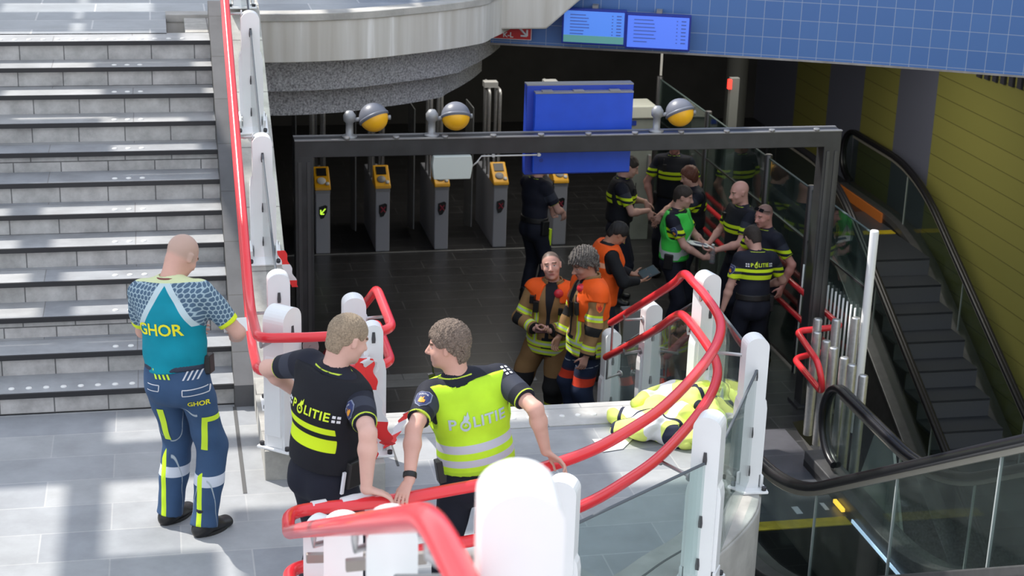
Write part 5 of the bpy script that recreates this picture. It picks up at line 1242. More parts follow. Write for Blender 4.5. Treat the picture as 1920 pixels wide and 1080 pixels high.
gp = officer((1.77, 17.65, ZF), -112, 'police officer in bright green vest holding a water bottle', S_PALE, H_DARK, dict(thick=.009, front=.060, back=-.08, lump=.001), green_vest, badge=(0,), h=.009,
        H=1.80, lean=2, head=(8, 14, 0), R=((.08, .36, 1.02), (1, -.8, -.3)), L=((-.16, .34, 1.06), (-1, -.7, -.3)), hold=[dict(d=(-.5, 1, .1), n=(-1, -.3, 0), curl=45), dict(d=(.2, 1, 0), n=(1, 0, 0), curl=45)])
c = Vector(gp.mat @ Vector(tuple(gp.sk.wr[0]+V3(-.045, .085, -.06)))); m = MB(); m.lathe(c, [(.001, 0), (.031, 0), (.033, .02), (.031, .07), (.033, .12), (.022, .165), (.012, .185), (.012, .20)], 16); o = m.build('water_bottle', glass_mat('clear_plastic', (.8, .86, .9), .05, .12, .25, (.5, .55, .6)))
m = MB(); m.cyl(c+Vector((0, 0, .197)), c+Vector((0, 0, .215)), .014, 12); m.build('cap', M_WHITE, o); tag(o, 'clear plastic water bottle in the hand of the green vest officer', 'bottle')
bp_ = officer((2.50, 17.70, ZF), 112, 'bald police officer holding a clipboard, back to the glass wall', S_BALD, None, None, dark_vest, scalp=lambda q: np.minimum(q[:, 2]-.03, .06-q[:, 1]), h=.009,
        H=1.86, lean=2, head=(0, 12, 0), R=((.16, .30, 1.10), (1, -.7, -.3)), L=((-.10, .36, 1.10), (-1, -.7, -.3)), hold=[dict(d=(-.3, 1, .1), n=(-.2, 0, 1), curl=30), dict(d=(.3, 1, .0), n=(.2, 0, 1), curl=30)])
c = Vector(bp_.mat @ Vector((.04, .50, 1.14))); xa = Vector((math.cos(math.radians(112)), math.sin(math.radians(112)), 0)); ya = Vector((-xa.y, xa.x, .25)).normalized()
m = MB(); m.obox(c, xa, ya, xa.cross(ya), .115, .16, .004); o = m.build('clipboard', mat('board_dark', (.05, .05, .055), .5), bevel=.003); tag(o, 'clipboard with white sheets held by the bald police officer', 'clipboard')
m = MB(); m.obox(c+xa.cross(ya)*.006, xa, ya, xa.cross(ya), .105, .148, .002); m.build('sheet', mat('paper_white', (.80, .80, .78), .7), o); m = MB(); m.obox(c+xa.cross(ya)*.010+ya*-.02, xa, ya, xa.cross(ya), .035, .07, .003); m.build('dark_sheet', mat('slate_sheet', (.05, .07, .14), .5), o)
sp_ = officer((2.68, 17.02, ZF), 125, 'police officer with sunglasses pushed up on the head, left hand on the hip', S_RED, None, None, None, scalp=lambda q: np.minimum(q[:, 2]-.02-.7*np.maximum(q[:, 1], 0), .07-q[:, 1]), h=.009,
        H=1.80, lean=3, head=(0, 12, 0), R=((.20, .22, 1.00), (1, -.7, 0)), L=((-.27, -.02, .93), (-1, -.6, .1)))
k = sp_.sk; m = MB()
for x in (-.034, .034): m.obox(k.Hc+k.Mh@V3(x, .058, .088), k.Mh[:, 0], k.Mh@V3(0, .75, -.65), k.Mh@V3(0, .65, .75), .030, .019, .004)
m.tube([tuple(k.Hc+k.Mh@V3(x, y, z)) for x, y, z in ((-.082, -.02, .055), (-.068, .050, .085), (.068, .050, .085), (.082, -.02, .055))], .004, 6)
tag(m.build('sunglasses', mat('lens_black', (.008, .008, .01), .15), mat=sp_.mat, bevel=.002), 'dark sunglasses resting on the forehead of the officer by the glass', 'sunglasses')
pp = officer((2.46, 16.22, ZF), 14, 'police officer seen from behind with lettering POLITIE on the shirt, head bowed', S_PALE, H_DARK, dict(thick=.008, front=.055, back=-.08, lump=.001), None, h=.009, badge=(1,),
        H=1.77, lean=6, side=2, head=(16, 32, 0), R=((.20, .26, 1.02), (1, -.8, 0)), L=((-.30, .06, .84), (-.8, -.8, 0)))
police_text(pp, 'shirt', .425, .052, M_YTXT, M_WHP)
dp = officer((.23, 18.7, ZF), -50, 'dark clad officer half hidden behind the blue sign', S_PALE, H_DARK, dict(thick=.01, front=.055, back=-.08), None, h=.012, bands=False, H=1.82, lean=3, head=(0, 20, 0), R=((.10, .34, 1.10), (1, -.7, -.3)), L=((-.10, .34, 1.10), (-1, -.7, -.3)))
m = MB(); m.obox(dp.sk.C(.16, .10, -.12), dp.sk.side, dp.sk.fwd, dp.sk.upv, .03, .02, .10); m.build('yellow_tag', M_YP, dp.root, bevel=.005)
op = officer((1.22, 18.85, ZF), -95, 'police officer beside the pale cabinet, head at the right edge of the blue sign', S_PALE, H_DARK, dict(thick=.01, front=.055, back=-.08), dark_vest, h=.012, H=1.82, lean=3, head=(0, 25, 0), R=((.06, .34, 1.16), (1, -.7, -.3)), L=((-.10, .30, 1.22), (-1, -.7, -.3)))
m = MB(); m.obox(op.sk.C(.17, .08, -.10), op.sk.side, op.sk.fwd, op.sk.upv, .02, .018, .11); m.build('yellow_tag', M_YP, op.root, bevel=.005)
kp = officer((1.93, 19.95, ZF), 172, 'police officer at the back with head behind the frame crossbar', S_RED, H_DARK, dict(thick=.008, front=.06, back=-.08), dark_vest, h=.012, H=1.84, lean=1, head=(0, 5, 0), R=((.24, .12, .95), (1, -.7, 0)), L=((-.24, .12, .95), (-1, -.7, 0)))
wp = officer((2.08, 18.90, ZF), 105, 'long haired police officer at the back turned towards the green vest', S_PALE, mat('hair_auburn', (.13, .045, .028), .6, noise=.4, nscale=100), dict(thick=.018, front=.055, back=-.17, low=-.12, lump=.003), dark_vest, h=.012, H=1.70, lean=2, head=(0, 18, 0), R=((.12, .38, 1.05), (1, -.7, -.3)), L=((-.14, .44, 1.15), (-1, -.7, -.3)))
# ================================================================ escalators
M_STEPD = mat('escalator_tread', (.055, .062, .075), .5, .3); M_STEPR = mat('escalator_riser', (.15, .16, .18), .45, .4)
M_DECK = mat('escalator_deck', (.15, .15, .155), .38, .6, noise=.1, nscale=12); M_SKIRT = mat('escalator_skirt', (.06, .06, .062), .4, .7)
M_HRAIL = mat('escalator_handrail', (.012, .012, .015), .32); M_HTRACK = mat('handrail_track', (.40, .38, .34), .35, .5)
M_COMBY = mat('comb_yellow', (.62, .46, .02), .5, noise=.2, nscale=14)
def sweep_strip(m, path, a0, a1, z0, z1, mi=0):
    """solid strip following path [(b, z)] between a0..a1 and z+z0..z+z1"""
    v = []
    for b, z in path: v += [(a0, b, z+z0), (a1, b, z+z0), (a1, b, z+z1), (a0, b, z+z1)]
    f = [(0, 1, 2, 3), tuple(len(v)-4+i for i in (3, 2, 1, 0))]
    for i in range(len(path)-1):
        o = i*4
        for k in range(4): f.append((o+k, o+4+k, o+4+(k+1) % 4, o+(k+1) % 4))
    return m.add(v, f, mi)
def smooth_path(pts, r): return [(p.y, p.z) for p in rounded([(0, b, z) for b, z in pts], r, 10)]
def escalator(name, label, aL, aR, floor, rail_L, rail_R, newel_b, steps, comb_b, pane_step, arch, glass=None):
    """floor: rounded path (b, z) of the tread line from the top or foot outwards"""
    t = empty(name, label, 'escalator', None, PLACE)
    for sgn, a, rl in ((-1, aL, rail_L), (1, aR, rail_R)):
        bal = empty('balustrade', mat=None); bal.parent = t
        # handrail with its newel loop at the far end
        top = [Vector((a, b, z)) for b, z in rl]
        r0 = .36; b0, z0 = rl[0]
        loop = [Vector((a, b0+.36*math.sin(q)*1.0, z0-r0+r0*math.cos(q))) for q in [math.pi*i/14 for i in range(14, 0, -1)]]
        m = MB()
        for off, rr in ((-.02, .034), (.02, .034)): m.tube([p+Vector((off, 0, 0)) for p in loop+top], rr, 10)
        m.build('handrail', M_HRAIL, bal, weld=False)
        m = MB(); sweep_strip(m, rl, a-.025, a+.025, -.075, -.03); m.build('handrail_track', M_HTRACK, bal)
        # deck and skirt follow the tread line
        m = MB(); sweep_strip(m, floor, a-.13 if sgn < 0 else a-.10, a+.10 if sgn < 0 else a+.13, .06, .16); m.build('deck', M_DECK, bal, bevel=.01)
        m = MB(); x = a+.09 if sgn < 0 else a-.10; sweep_strip(m, floor, x, x+.012, -.25, .07); m.build('skirt', M_SKIRT, bal)
        m = MB(); x = a-.13 if sgn < 0 else a+.11; sweep_strip(m, floor, x, x+.02, -1.1, .10); m.build('cladding', M_DECK, bal)
        # glass panes with slim joints
        i = 0; n = len(floor)
        bs = [f[0] for f in floor]; d = -1
        zf = lambda b: float(np.interp(-b, [-q for q in bs], [f[1] for f in floor])); zr = lambda b: float(np.interp(-b, [-q[0] for q in rl], [q[1] for q in rl]))
        b = rl[0][0]; end = min(bs)+.1
        m = MB(); v = [(a-.006, p.y, p.z) for p in loop[3:]] + [(a-.006, b0, zf(b0)+.16)]; m.extrude(v, (.012, 0, 0)); m.build('glass_pane', glass or M_DARKGLASS, bal)
        while b > end:
            b2 = max(b-pane_step, end); k = 6; pts = [b+(b2-b)*j/k for j in range(k+1)]
            lo = [(a-.006, q, zf(q)+.15) for q in pts]; hi = [(a-.006, q, zr(q)-.05) for q in pts]
            m = MB(); m.extrude(lo+hi[::-1], (.012, 0, 0)); m.build('glass_pane', glass or M_DARKGLASS, bal)
            m = MB(); m.box(a-.009, a+.009, b2-.006, b2+.006, zf(b2)+.15, zr(b2)-.05); m.build('pane_joint', mat('joint_light', (.42, .46, .46), .4), bal)
            b = b2
    for b, z, rise in steps:
        m = MB(); m.box(aL+.12, aR-.12, b-.40, b, z-.03, z); s = m.build('step', M_STEPD, t)
        if rise > .02:
            m = MB(); m.box(aL+.12, aR-.12, b-.012*arch if arch > 0 else b-.40, b if arch > 0 else b-.388, z-rise if arch > 0 else z, z if arch > 0 else z+rise); m.build('riser', M_STEPR, s)
            m = MB(); 
    m = MB(); m.box(aL+.10, aR-.10, comb_b+.02, comb_b+.95, ZF-.02, ZF+.006); m.build('landing_plate', mat('comb_plate', (.13, .14, .16), .42, .5), t)
    m = MB(); m.box(aL+.12, aR-.12, comb_b-.13, comb_b+.02, ZF-.01, ZF+.010); m.build('comb', M_COMBY, t)
    return t
# far one: goes down from the hall towards the camera, beside the yellow wall
fl = smooth_path([(11.6, ZF), (9.2, ZF), (-4.0, ZF-.577*13.2)], {1: .9})
rl = smooth_path([(11.45, -.97), (9.3, -.97), (-4.0, -.97-.577*13.3)], {1: .9})
stp = []
for i in range(30):
    b = 9.6-.40*i; z = ZF-max(0, i-2)*.231; stp.append((b, z, .231 if i >= 2 else 0))
def riser_steps(stp):
    return stp
esc = empty('escalator', 'dark escalator descending from the hall beside the yellow wall', 'escalator', None, PLACE)
bpy.data.objects.remove(esc)
far = escalator('escalator', 'dark escalator descending from the hall beside the yellow wall', 8.28, 9.46, fl, rl, rl, 11.4, [(b, z, 0) for b, z, r in stp], 9.62, 1.9, 1)
for i, (b, z, r) in enumerate(stp):
    if r:
        m = MB(); m.box(8.40, 9.34, b-.40, b-.385, z-.231, z-.004); m.build('riser', M_STEPR, far)
m = MB(); m.box(9.33, 9.36, 10.0, 11.7, ZF+.0, ZF+.14); m.build('skirt_reflection', mat('amber_reflection', (.55, .16, .03), .5, emit=.06), far)  # orange reflection along the skirt, put in as a dim glowing strip
# near one: rises from the hall towards the camera
fl2 = smooth_path([(2.45, ZF), (.05, ZF), (-7.0, ZF+.577*7.05)], {1: .8})
rl2 = smooth_path([(1.95, -.97), (.02, -.97), (-7.0, -.97+.577*7.02)], {1: .8})
stp2 = []
for i in range(20):
    b = 1.36-.40*i; z = ZF+max(0, i-3.3)*.231; stp2.append((b, z, 0))
near = escalator('escalator', 'glass sided escalator in the lower right corner, rising towards the camera', 4.16, 5.41, fl2, rl2, rl2, 2.0, stp2, 1.36, 1.25, -1)
for i, (b, z, r) in enumerate(stp2):
    if i >= 4: m = MB(); m.box(4.28, 5.29, b-.012, b, z-.231, z-.004); m.build('riser', M_STEPR, near)
m = MB(); m.box(5.286, 5.298, -.9, 1.24, ZF+.02, ZF+.05); m.build('step_light', mat('light_blue', (.55, .72, 1.0), .4, emit=1.6), near)
m = MB(); m.box(5.27, 5.30, 1.42, 1.62, ZF+.03, ZF+.06); m.build('comb_light', mat('light_amber', (1.0, .55, .05), .4, emit=3.0), near)
m = MB(); m.box(5.16, 5.20, 1.52, 1.66, ZF+.007, ZF+.012); m.build('comb_mark', M_WHP, near)
m = MB(); m.box(4.88, 4.94, 1.48, 1.62, ZF+.007, ZF+.012); m.build('comb_mark', M_WHP, near)
# white triangular cover and steel cap at the newel of the near escalator
m = MB(); m.extrude([(5.62, 1.95, ZF), (5.62, .95, ZF), (5.62, 1.35, ZF+.78), (5.62, 1.62, ZF+.78)], (.03, 0, 0)); o = m.build('safety_panel', mat('pale_panel', (.50, .53, .52), .4), None, PLACE, .006)
tag(o, 'pale angular safety panel behind the near escalator handrail', 'panel')
# ================================================================ the void edge: steel tubes, red rail, balusters and the tall glass wall
def tube_post(a, b, ztop, label):
    t = empty('steel_bollard', label, 'post', 'upright steel tubes at the floor edge', PLACE)
    m = MB(); m.lathe((a, b, ZF), [(.044, 0), (.044, ztop-ZF-.012), (.040, ztop-ZF)], 20); m.build('tube', M_STEEL, t)
    m = MB(); m.lathe((a, b, ztop-.002), [(.040, 0), (.038, .006), (.001, .008)], 20); m.build('cap', mat('cap_steel', (.62, .62, .62), .3, .8), t)
names = ['first from the frame leg', 'second from the frame leg', 'third from the frame leg', 'fourth from the frame leg', 'fifth from the frame leg', 'nearest the escalator']
for i, bb in enumerate((3.14, 2.90, 2.72, 2.46, 2.28, 2.02)): tube_post(5.62, bb, -.86, f'short steel tube in the front row at the floor edge, {names[i]}')
for (aa, bb, zz, nm) in ((5.70, 3.34, -.80, 'left'), (5.84, 3.22, -.77, 'middle'), (6.0, 3.14, -.73, 'right, against the white post')): tube_post(aa, bb, zz, f'tall steel tube carrying the red rail end, {nm} one')
RU3 = rounded([(6.02, 9.6, -.95), (6.02, 3.50, -.95), (5.53, 3.43, -.95), (5.44, 2.64, -.96), (5.46, 2.55, -1.12), (5.50, 2.62, -1.26), (5.54, 3.46, -1.25), (5.80, 3.58, -1.25), (6.02, 3.62, -1.25), (6.02, 9.6, -1.25)], {1: .08, 2: .10, 3: .10, 4: .08, 5: .08, 6: .1, 7: .05, 8: .08}, 6)
rail('handrail', 'red handrail along the tall glass wall ending in a loop at the steel tubes', [RU3], 'red double handrails', brackets=[((6.02, b, -.98), (6.09, b, -1.02)) for b in (4.4, 6.0, 7.6)])
t = empty('baluster_fence', 'row of thin white balusters behind the red rail and steel tubes', 'fence', None, PLACE)
for i in range(15):
    m = MB(); m.cyl((6.07, 3.33+.098*i, ZF), (6.07, 3.33+.098*i, -.70), .010, 8); m.build('baluster', M_WHITE, t)
t = empty('glass_wall', 'tall glass wall with steel posts between the officers and the escalator', 'glass wall', None, PLACE)
M_WALLGLASS = glass_mat('wall_glass', (.70, .80, .78), .02, .10, .08, (.10, .16, .16))
bs = [3.14, 4.75, 6.05, 8.2, 10.3]
for i in range(4):
    b0, b1 = bs[i]+.05, bs[i+1]-.05
    m = MB(); m.box(6.094, 6.106, b0, b1, -.44, .10); m.build('upper_pane', M_WALLGLASS, t)
    m = MB(); m.box(6.094, 6.106, b0, b1, ZF+.06, -.46); m.build('lower_pane', M_WALLGLASS, t)
    m = MB(); m.box(6.088, 6.112, b0, b1, .098, .106); m.build('top_edge', mat('edge_pale', (.07, .095, .095), .7, spec=.1), t)
    m = MB(); m.box(6.085, 6.115, b0, b1, -.46, -.44); m.build('seam', M_BLACKFR, t)
for i, b in enumerate(bs):
    m = MB(); m.lathe((6.10, b, ZF), [(.042, 0), (.042, 2.05), (.036, 2.06), (.001, 2.06)], 18); m.build('post', M_WHITE if i == 0 else M_DKSTEEL, t)
# ================================================================ hall furniture
t = empty('service_cabinet', 'tall pale service cabinet right of the blue sign', 'cabinet', None, PLACE)
m = MB(); m.box(5.48, 5.84, 9.6, 10.0, ZF, -.27); m.build('body', mat('cabinet_grey', (.26, .28, .26), .5, noise=.2, nscale=3), t, bevel=.01)
m = MB(); m.box(5.46, 5.86, 9.56, 10.02, -.265, -.10); m.build('lid', mat('cabinet_white', (.62, .64, .58), .5), t, bevel=.015)
m = MB(); m.box(5.50, 5.60, 9.590, 9.601, -.36, -.30); m.build('label_plate', M_BLUED, t)
m = MB(); m.box(5.78, 5.82, 9.56, 9.60, -1.05, -.75); m.build('handle', M_STEEL, t, bevel=.01)
m = MB(); m.cyl((6.17, 10.5, ZF), (6.17, 10.5, 1.3), .017, 10); o = m.build('slim_pole', mat('pole_white', (.62, .62, .60), .4), None, PLACE, weld=False); tag(o, 'slim white pole from floor to ceiling beside the pale cabinet', 'pole')
t = empty('signal_post', 'grey post with a small red light above the frame crossbar', 'post', None, PLACE)
m = MB(); m.box(6.66, 6.78, 9.06, 9.14, -2.6, .36); m.build('column', mat('post_grey', (.15, .155, .15), .5), t, bevel=.006)
m = MB(); m.box(6.63, 6.67, 9.04, 9.10, .22, .34); m.build('red_light', mat('light_red', (1, .03, .02), .4, emit=3.0), t)
m = MB(); m.lathe((7.5, 11.2, ZF), [(.15, 0), (.15, 3.2)], 20); struct('column_hall', m, mat('column_dark', (.04, .042, .04), .7))
m = MB(); m.box(4.9, 5.1, 12.2, 12.25, .72, .80); o = m.build('exit_light', mat('light_green', (.05, .8, .2), .5, emit=1.5), None, PLACE); tag(o, 'tiny green exit light in the dark behind the blue sign', 'light')
o['label'] = 'tiny green light in the dark above the blue sign'
m = MB(); m.cyl((5.0, 12.22, .80), (5.0, 12.22, 1.32), .012, 8); m.build('hanger', M_BLACKFR, o)
# ================================================================ screens and sign on the blue wall
wp0 = W(2.96, 6.59); wp1 = W(4.13, 6.2); wx = (wp1-wp0); wx.z = 0; wx.normalize(); wn = Vector((wx.y, -wx.x, 0))
WALLM = Matrix(((wx.x, -wn.x, 0, wp0.x), (wx.y, -wn.y, 0, wp0.y), (0, 0, 1, 0), (0, 0, 0, 1)))   # x along the wall, -y out of it
def wl(a): return (a-2.96)/math.cos(math.atan2(-.39, 1.17))
scr = [(wl(3.80), wl(4.40), 1.395, 1.725, 'left'), (wl(4.435), wl(5.04), 1.375, 1.705, 'right')]
M_BEZ = mat('screen_bezel', (.012, .03, .30), .35)
for x0, x1, z0, z1, side in scr:
    t = empty('departure_screen', f'blue departure screen high on the blue wall, {side} one of the pair', 'screen', 'pair of departure screens', WALLM)
    m = MB(); m.box(x0-.02, x1+.02, -.20, -.10, z0-.02, z1+.02); m.build('housing', M_BEZ, t, bevel=.006)
    c = (.07, .19, .62) if side == 'left' else (.075, .16, .66)
    m = MB(); m.box(x0, x1, -.206, -.199, z0, z1); m.build('display', mat('display_'+side, c, .3, emit=.8), t)
    if side == 'left': m = MB(); m.box(x0, x1, -.209, -.205, z0, z0+.075); m.build('green_bar', mat('display_green', (.10, .28, .26), .3, emit=.5), t)
    m = MB(); random.seed(3 if side == 'left' else 5)
    for r in range(7):
        z = z1-.045-r*(.033 if side == 'left' else .038)
        m.box(x0+.065, x0+.065+random.uniform(.14, .24), -.209, -.205, z, z+.010); m.box(x1-.13, x1-.115, -.209, -.205, z, z+.010); m.box(x1-.08, x1-.03, -.209, -.205, z, z+.012)
    split_parts(m, 'text_line', mat('display_text', (.05, .09, .30), .4, emit=.5), t)
    m = MB(); m.box((x0+x1)/2-.03, (x0+x1)/2+.03, -.12, .0, z1+.0, z1+.05); m.build('bracket', mat('bracket_grey', (.25, .25, .25), .5), t)
t = empty('direction_sign', 'red sign with white arrow and letters K-L under the balcony edge', 'sign', None, WALLM)
m = MB(); x0, x1 = wl(2.98), wl(3.47); m.box(x0, x1, -.10, -.06, 1.37, 1.54); m.build('plate', mat('sign_red', (.55, .018, .022), .4), t, bevel=.004)
m = MB(); e = .006; y = -.104
for (bx0, bx1, bz0, bz1) in ((x0, x1, 1.37, 1.376), (x0, x1, 1.534, 1.54), (x0, x0+.006, 1.37, 1.54), (x1-.006, x1, 1.37, 1.54)): m.box(bx0, bx1, y, -.099, bz0, bz1)
m.build('border', M_WHP, t)
cx, cz = x1-.09, 1.455
m = MB(); m.tube([(cx-.045, y, cz+.045), (cx+.035, y, cz-.035)], .011, 6); m.tube([(cx+.042, y, cz-.042), (cx+.042, y, cz+.025)], .011, 6); m.tube([(cx+.042, y, cz-.042), (cx-.025, y, cz-.042)], .011, 6); m.build('arrow', M_WHP, t, weld=False)
tm = text_mesh('K-L', .075, 1.0, .002); o = link('lettering', tm, t, [M_WHP]); o.matrix_local = Matrix.Translation((x1-.25, -.104, 1.415)) @ Matrix.Rotation(math.pi/2, 4, 'X')
# ================================================================ things lying on the landing and tied to the rails
def jacket_heap(name, label, ops, lo, hi, layers, attrs, group='yellow jackets heaped on the landing'):
    pos, q = grow(ops, lo, hi, .008); me = np_mesh(name, pos, q, attrs(pos)); o = link(name, me, None, [layer_mat('hi_vis_'+name+str(len(bpy.data.materials)), (.80, .90, .22), layers, .75, .2)])
    return tag(o, label, 'jacket', group)
cap = lambda p, q, ra, rb, k=.04: ('u', f_cap(p, q, ra, rb), k)
gp0 = ('i', f_plane((0, 0, .004), (0, 0, -1)), 0)
def jk(nv, c, w): n = nrm(nv); return lambda P: w-np.abs(P@n-c)
JL = [('silver', (.80, .80, .80)), ('navy', (.02, .025, .05))]
def crumple(seed, a=.012):
    f1_, f2_ = fold(a, 19, 23, seed), fold(a*.6, 47, 41, seed*1.7+1)
    return ('n', lambda P: f1_(P)+f2_(P)+a*.35*np.sin(38*P[:, 0]+31*P[:, 1]+seed), 0)
def bandm(P, o, nv, c, w): n = nrm(nv); return w-np.abs((P-o)@n-c)
o1 = V3(1.00, 10.50, 0)
ops = [('u', f_ell(o1+V3(.03, .00, .09), rotz(25), (.27, .17, .10)), .04), cap(o1+V3(-.10, .08, .09), o1+V3(-.27, .20, .06), .085, .065, .03), cap(o1+V3(-.05, -.02, .10), o1+V3(-.24, .02, .05), .08, .06, .03), cap(o1+V3(.06, -.1, .08), o1+V3(.20, -.16, .04), .085, .06, .03),
       ('u', f_ell(o1+V3(.10, .10, .17), rotz(-20), (.18, .10, .07)), .03), ('u', f_ell(o1+V3(.00, -.10, .12), rotz(50), (.12, .05, .06)), .02), gp0, ('s', f_cap(o1+V3(.17, -.12, .12), o1+V3(.26, -.22, .06), .035, .04), 0), crumple(1)]
jacket_heap('jacket', 'yellow reflective jacket with navy cuffs lying nearest the red rail on the landing', ops, o1-V3(.5, .45, .05), o1+V3(.5, .45, .45), JL,
            lambda P: dict(silver=np.maximum(bandm(P, o1, (1, .5, .2), -.09, .035), bandm(P, o1, (.8, -.8, .3), .13, .03)), navy=np.maximum(np.maximum(bandm(P, o1, (.6, -1, 0), .215, .045), bandm(P, o1, (1, -.5, .1), -.25, .014)), bandm(P, o1, (.3, 1, -.3), -.07, .012))))
o2 = V3(1.30, 10.80, 0)
ops = [('u', f_ell(o2+V3(.0, .0, .12), rotz(-15), (.28, .20, .13)), .04), cap(o2+V3(-.08, .05, .18), o2+V3(-.36, -.03, .13), .10, .075, .03), cap(o2+V3(-.02, .12, .16), o2+V3(-.28, .20, .12), .09, .06, .03), cap(o2+V3(.1, .02, .15), o2+V3(.28, .12, .12), .11, .065, .03),
       ('u', f_ell(o2+V3(.10, -.02, .25), rotz(40), (.16, .10, .065)), .03), cap(o2+V3(.02, -.12, .16), o2+V3(.12, -.26, .08), .07, .055, .02), gp0, ('s', f_cap(o2+V3(.02, -.06, .30), o2+V3(.18, -.12, .26), .03, .035), 0), crumple(4)]
jacket_heap('jacket', 'yellow reflective jacket with silver bands on top of the heap against the glass', ops, o2-V3(.6, .5, .05), o2+V3(.6, .5, .5), JL,
            lambda P: dict(silver=np.maximum(np.maximum(bandm(P, o2, (1, -.2, .5), -.10, .06), bandm(P, o2, (1, .3, .1), .13, .035)), bandm(P, o2, (1, 1, 0), -.24, .03)), navy=np.maximum(np.maximum(bandm(P, o2, (1, .3, -.5), -.02, .018), bandm(P, o2, (1, .5, .1), .20, .016)), np.maximum(bandm(P, o2, (1, .4, .2), .02, .014), bandm(P, o2, (.4, -1, .1), .215, .035)))))
o3 = V3(1.36, 10.46, 0)
ops = [('u', f_ell(o3+V3(0, 0, .10), rotz(60), (.20, .11, .11)), .04), cap(o3+V3(0, .1, .15), o3+V3(.05, .30, .20), .075, .065, .03), cap(o3+V3(-.05, -.1, .10), o3+V3(-.22, -.14, .05), .065, .05, .02), gp0, crumple(6, .010)]
jacket_heap('jacket', 'green yellow jacket bundle pressed against the glass at the curved edge', ops, o3-V3(.4, .4, .05), o3+V3(.4, .6, .45), JL, lambda P: dict(silver=np.maximum(bandm(P, o3, (0, 1, .4), .03, .025), bandm(P, o3, (1, 1, 0), -.16, .02)), navy=np.maximum(bandm(P, o3, (0, 1, .2), -.07, .035), bandm(P, o3, (.2, 1, 0), .20, .02))))
m = MB(); q = [RZ(1110, 824, .004), RZ(1130, 848, .004), RZ(1168, 842, .004), RZ(1188, 822, .004)]; m.extrude(q, (0, 0, .003)); tag(m.build('white_patch', mat('paper_white', (.80, .80, .78), .7)), 'thin white patch flat on the landing left of the yellow jackets', 'paper')  # thin white four-cornered shape flat on the floor
M_TR = mat('tape_red', (.80, .030, .030), .4); M_TW = mat('tape_white', (.74, .72, .74), .4); M_TP = mat('tape_print', (.35, .30, .32), .5)
def ribbon(m, pts, width, seg=.16, th=.002, start=0, wob=.01):
    """strip of tape: pts = centre line, width = sideways vector; alternating red and white"""
    pts = [Vector(p) for p in pts]; w = Vector(width); L = 0; mi = start; fine = spline(pts, 10)
    for i in range(len(fine)-1):
        p, q = fine[i], fine[i+1]; L += (q-p).length
        if L > seg: L = 0; mi = 1-mi
        f = Vector((0, -1, 0)).cross(Vector((0, 0, 1))); n = (q-p).cross(w).normalized()*th
        wp = w*(1+.25*math.sin(i*.9)); wq = w*(1+.25*math.sin((i+1)*.9))
        m.hexa([p-wp-n, p+wp-n, p+wp+n, p-wp+n, q-wq-n, q+wq-n, q+wq+n, q-wq+n], mi)
t = empty('barrier_tape', 'red and white barrier tape tied to the white post and trailing to the floor', 'tape', 'red and white barrier tape', PLACE)
bt_ = -1.50
m = MB(); ribbon(m, [RB(682, 672, bt_), RB(674, 720, bt_-.03), RB(682, 775, bt_-.02), RB(694, 832, bt_-.02), RB(697, 862, bt_)], (.038, .01, 0), .22, start=0); m.build('left_strip', [M_TR, M_TW], t, weld=False)
m = MB(); ribbon(m, [RB(686, 672, bt_), RB(694, 720, bt_-.02), RB(708, 775, bt_), RB(722, 820, bt_+.02), RB(728, 834, bt_+.05)], (.040, -.01, 0), .22, start=0); m.build('middle_strip', [M_TR, M_TW], t, weld=False)
m = MB(); ribbon(m, [RB(729, 836, bt_+.05), RB(742, 812, bt_+.2), RB(755, 788, bt_+.35), RB(768, 770, bt_+.5)], (.034, .01, .012), .15, start=0); m.build('right_strip', [M_TR, M_TW], t, weld=False)
m = MB(); ribbon(m, [RB(680, 668, bt_+.12), RB(684, 676, bt_-.01), RB(700, 690, bt_), RB(690, 720, bt_-.015), RB(684, 745, bt_)], (.030, .0, .012), .3, start=1); m.build('knot', [M_TR, M_TW], t, weld=False)
t = empty('barrier_tape', 'short red and white tape hanging in the dark behind the white box post', 'tape', 'red and white barrier tape', PLACE)
m = MB(); ribbon(m, [RB(527, 470, .9), RB(540, 506, .9), RB(553, 538, .9)], (.028, 0, .0), .12); m.build('strip', [M_TR, M_TW], t, weld=False)
t = empty('barrier_tape', 'white and red tape wrapped around the red rail loop at the bottom', 'tape', 'red and white barrier tape', PLACE)
def wrap(x0, x1, n, y=-3.68):
    m = MB(); m.tube([(x0, -3.706, 1.0), (x1, -3.69, 1.0)], .0345, 16); return m
wrap(.215, .285, 1).build('white_wrap', M_TW, t, weld=False)
m = MB(); m.tube([(.36, -3.69, 1.003), (.42, -3.675, 1.006), (.52, -3.645, 1.004)], .035, 14, rs=[.034, .037, .033]); m.build('loose_wrap', M_TW, t, weld=False)
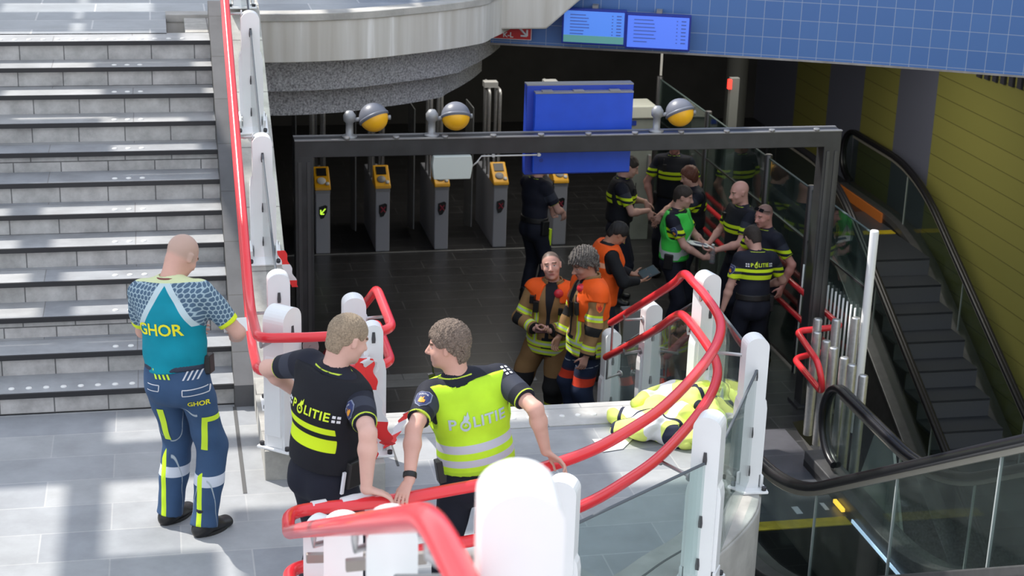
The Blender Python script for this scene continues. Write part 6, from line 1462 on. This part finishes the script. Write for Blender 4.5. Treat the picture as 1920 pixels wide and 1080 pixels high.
# two pale round rail ends seen behind the black vest
# ================================================================ unseen lattice added overhead, its open and closed cells shaping the sun patches
m = MB(); ZR = 9.0; random.seed(21)
sd = SUN_DIR; 
def lattice_hit(a, b, z=0):
    p = W(a, b, z)+sd*((ZR-z)/sd.z); return to_ab(p.x, p.y)
A0, A1, B0, B1 = -12.0, .8, -1.5, 13.0; DA, DB = .80, .50
OPEN = [(2.9, -.8, .5, .6, .2), (1.6, -.45, 1.6, .26, 0), (-.3, -1.6, .6, .4, 0), (.4, -.9, .5, .6, .5), (.25, 2.2, .45, 2.6, 1.3), (.9, -3.3, .6, .35, 1.5), (2.6, -2.4, .4, .4, .9)]  # spots meant to be sunlit: lattice cells towards the sun forced open
SHUT = [(-2.6, 4.6, 1.1, .6, 1.92), (.9, 5.3, 1.6, .5, 1.92), (-.2, 4.4, .7, .4, 1.92), (2.2, -2.6, .7, .5, 0), (1.5, -1.6, .5, .4, 0), (-2.8, -2.5, 1.0, .5, 0), (.3, -2.0, .4, .4, 0)]  # spots meant to be shaded: lattice cells towards the sun forced closed
na, nb_ = int((A1-A0)/DA), int((B1-B0)/DB)
opens = [(lattice_hit(a, b, z), ra, rb) for a, b, ra, rb, z in OPEN]; shuts = [(lattice_hit(a, b, z), ra, rb) for a, b, ra, rb, z in SHUT]
for i in range(na):
    for j in range(nb_):
        a = A0+(i+.5)*DA; b = B0+(j+.5)*DB
        op = random.random() < .50
        for (c, ra, rb) in opens:
            if abs(a-c[0]) < ra and abs(b-c[1]) < rb: op = True
        for (c, ra, rb) in shuts:
            if abs(a-c[0]) < ra and abs(b-c[1]) < rb: op = False
        if not op: m.box(a-DA/2+random.uniform(0, .12), a+DA/2-random.uniform(0, .12), b-DB/2, b+DB/2, ZR-.02, ZR+.02)
for i in range(0, na+1, 2): m.box(A0+i*DA-.06, A0+i*DA+.06, B0, B1, ZR-.15, ZR+.1)
for j in range(0, nb_+1, 4): m.box(A0, A1, B0+j*DB-.05, B0+j*DB+.05, ZR-.12, ZR+.1)
struct('added_shade_lattice', m, mat('lattice_white', (.75, .76, .78), .6))
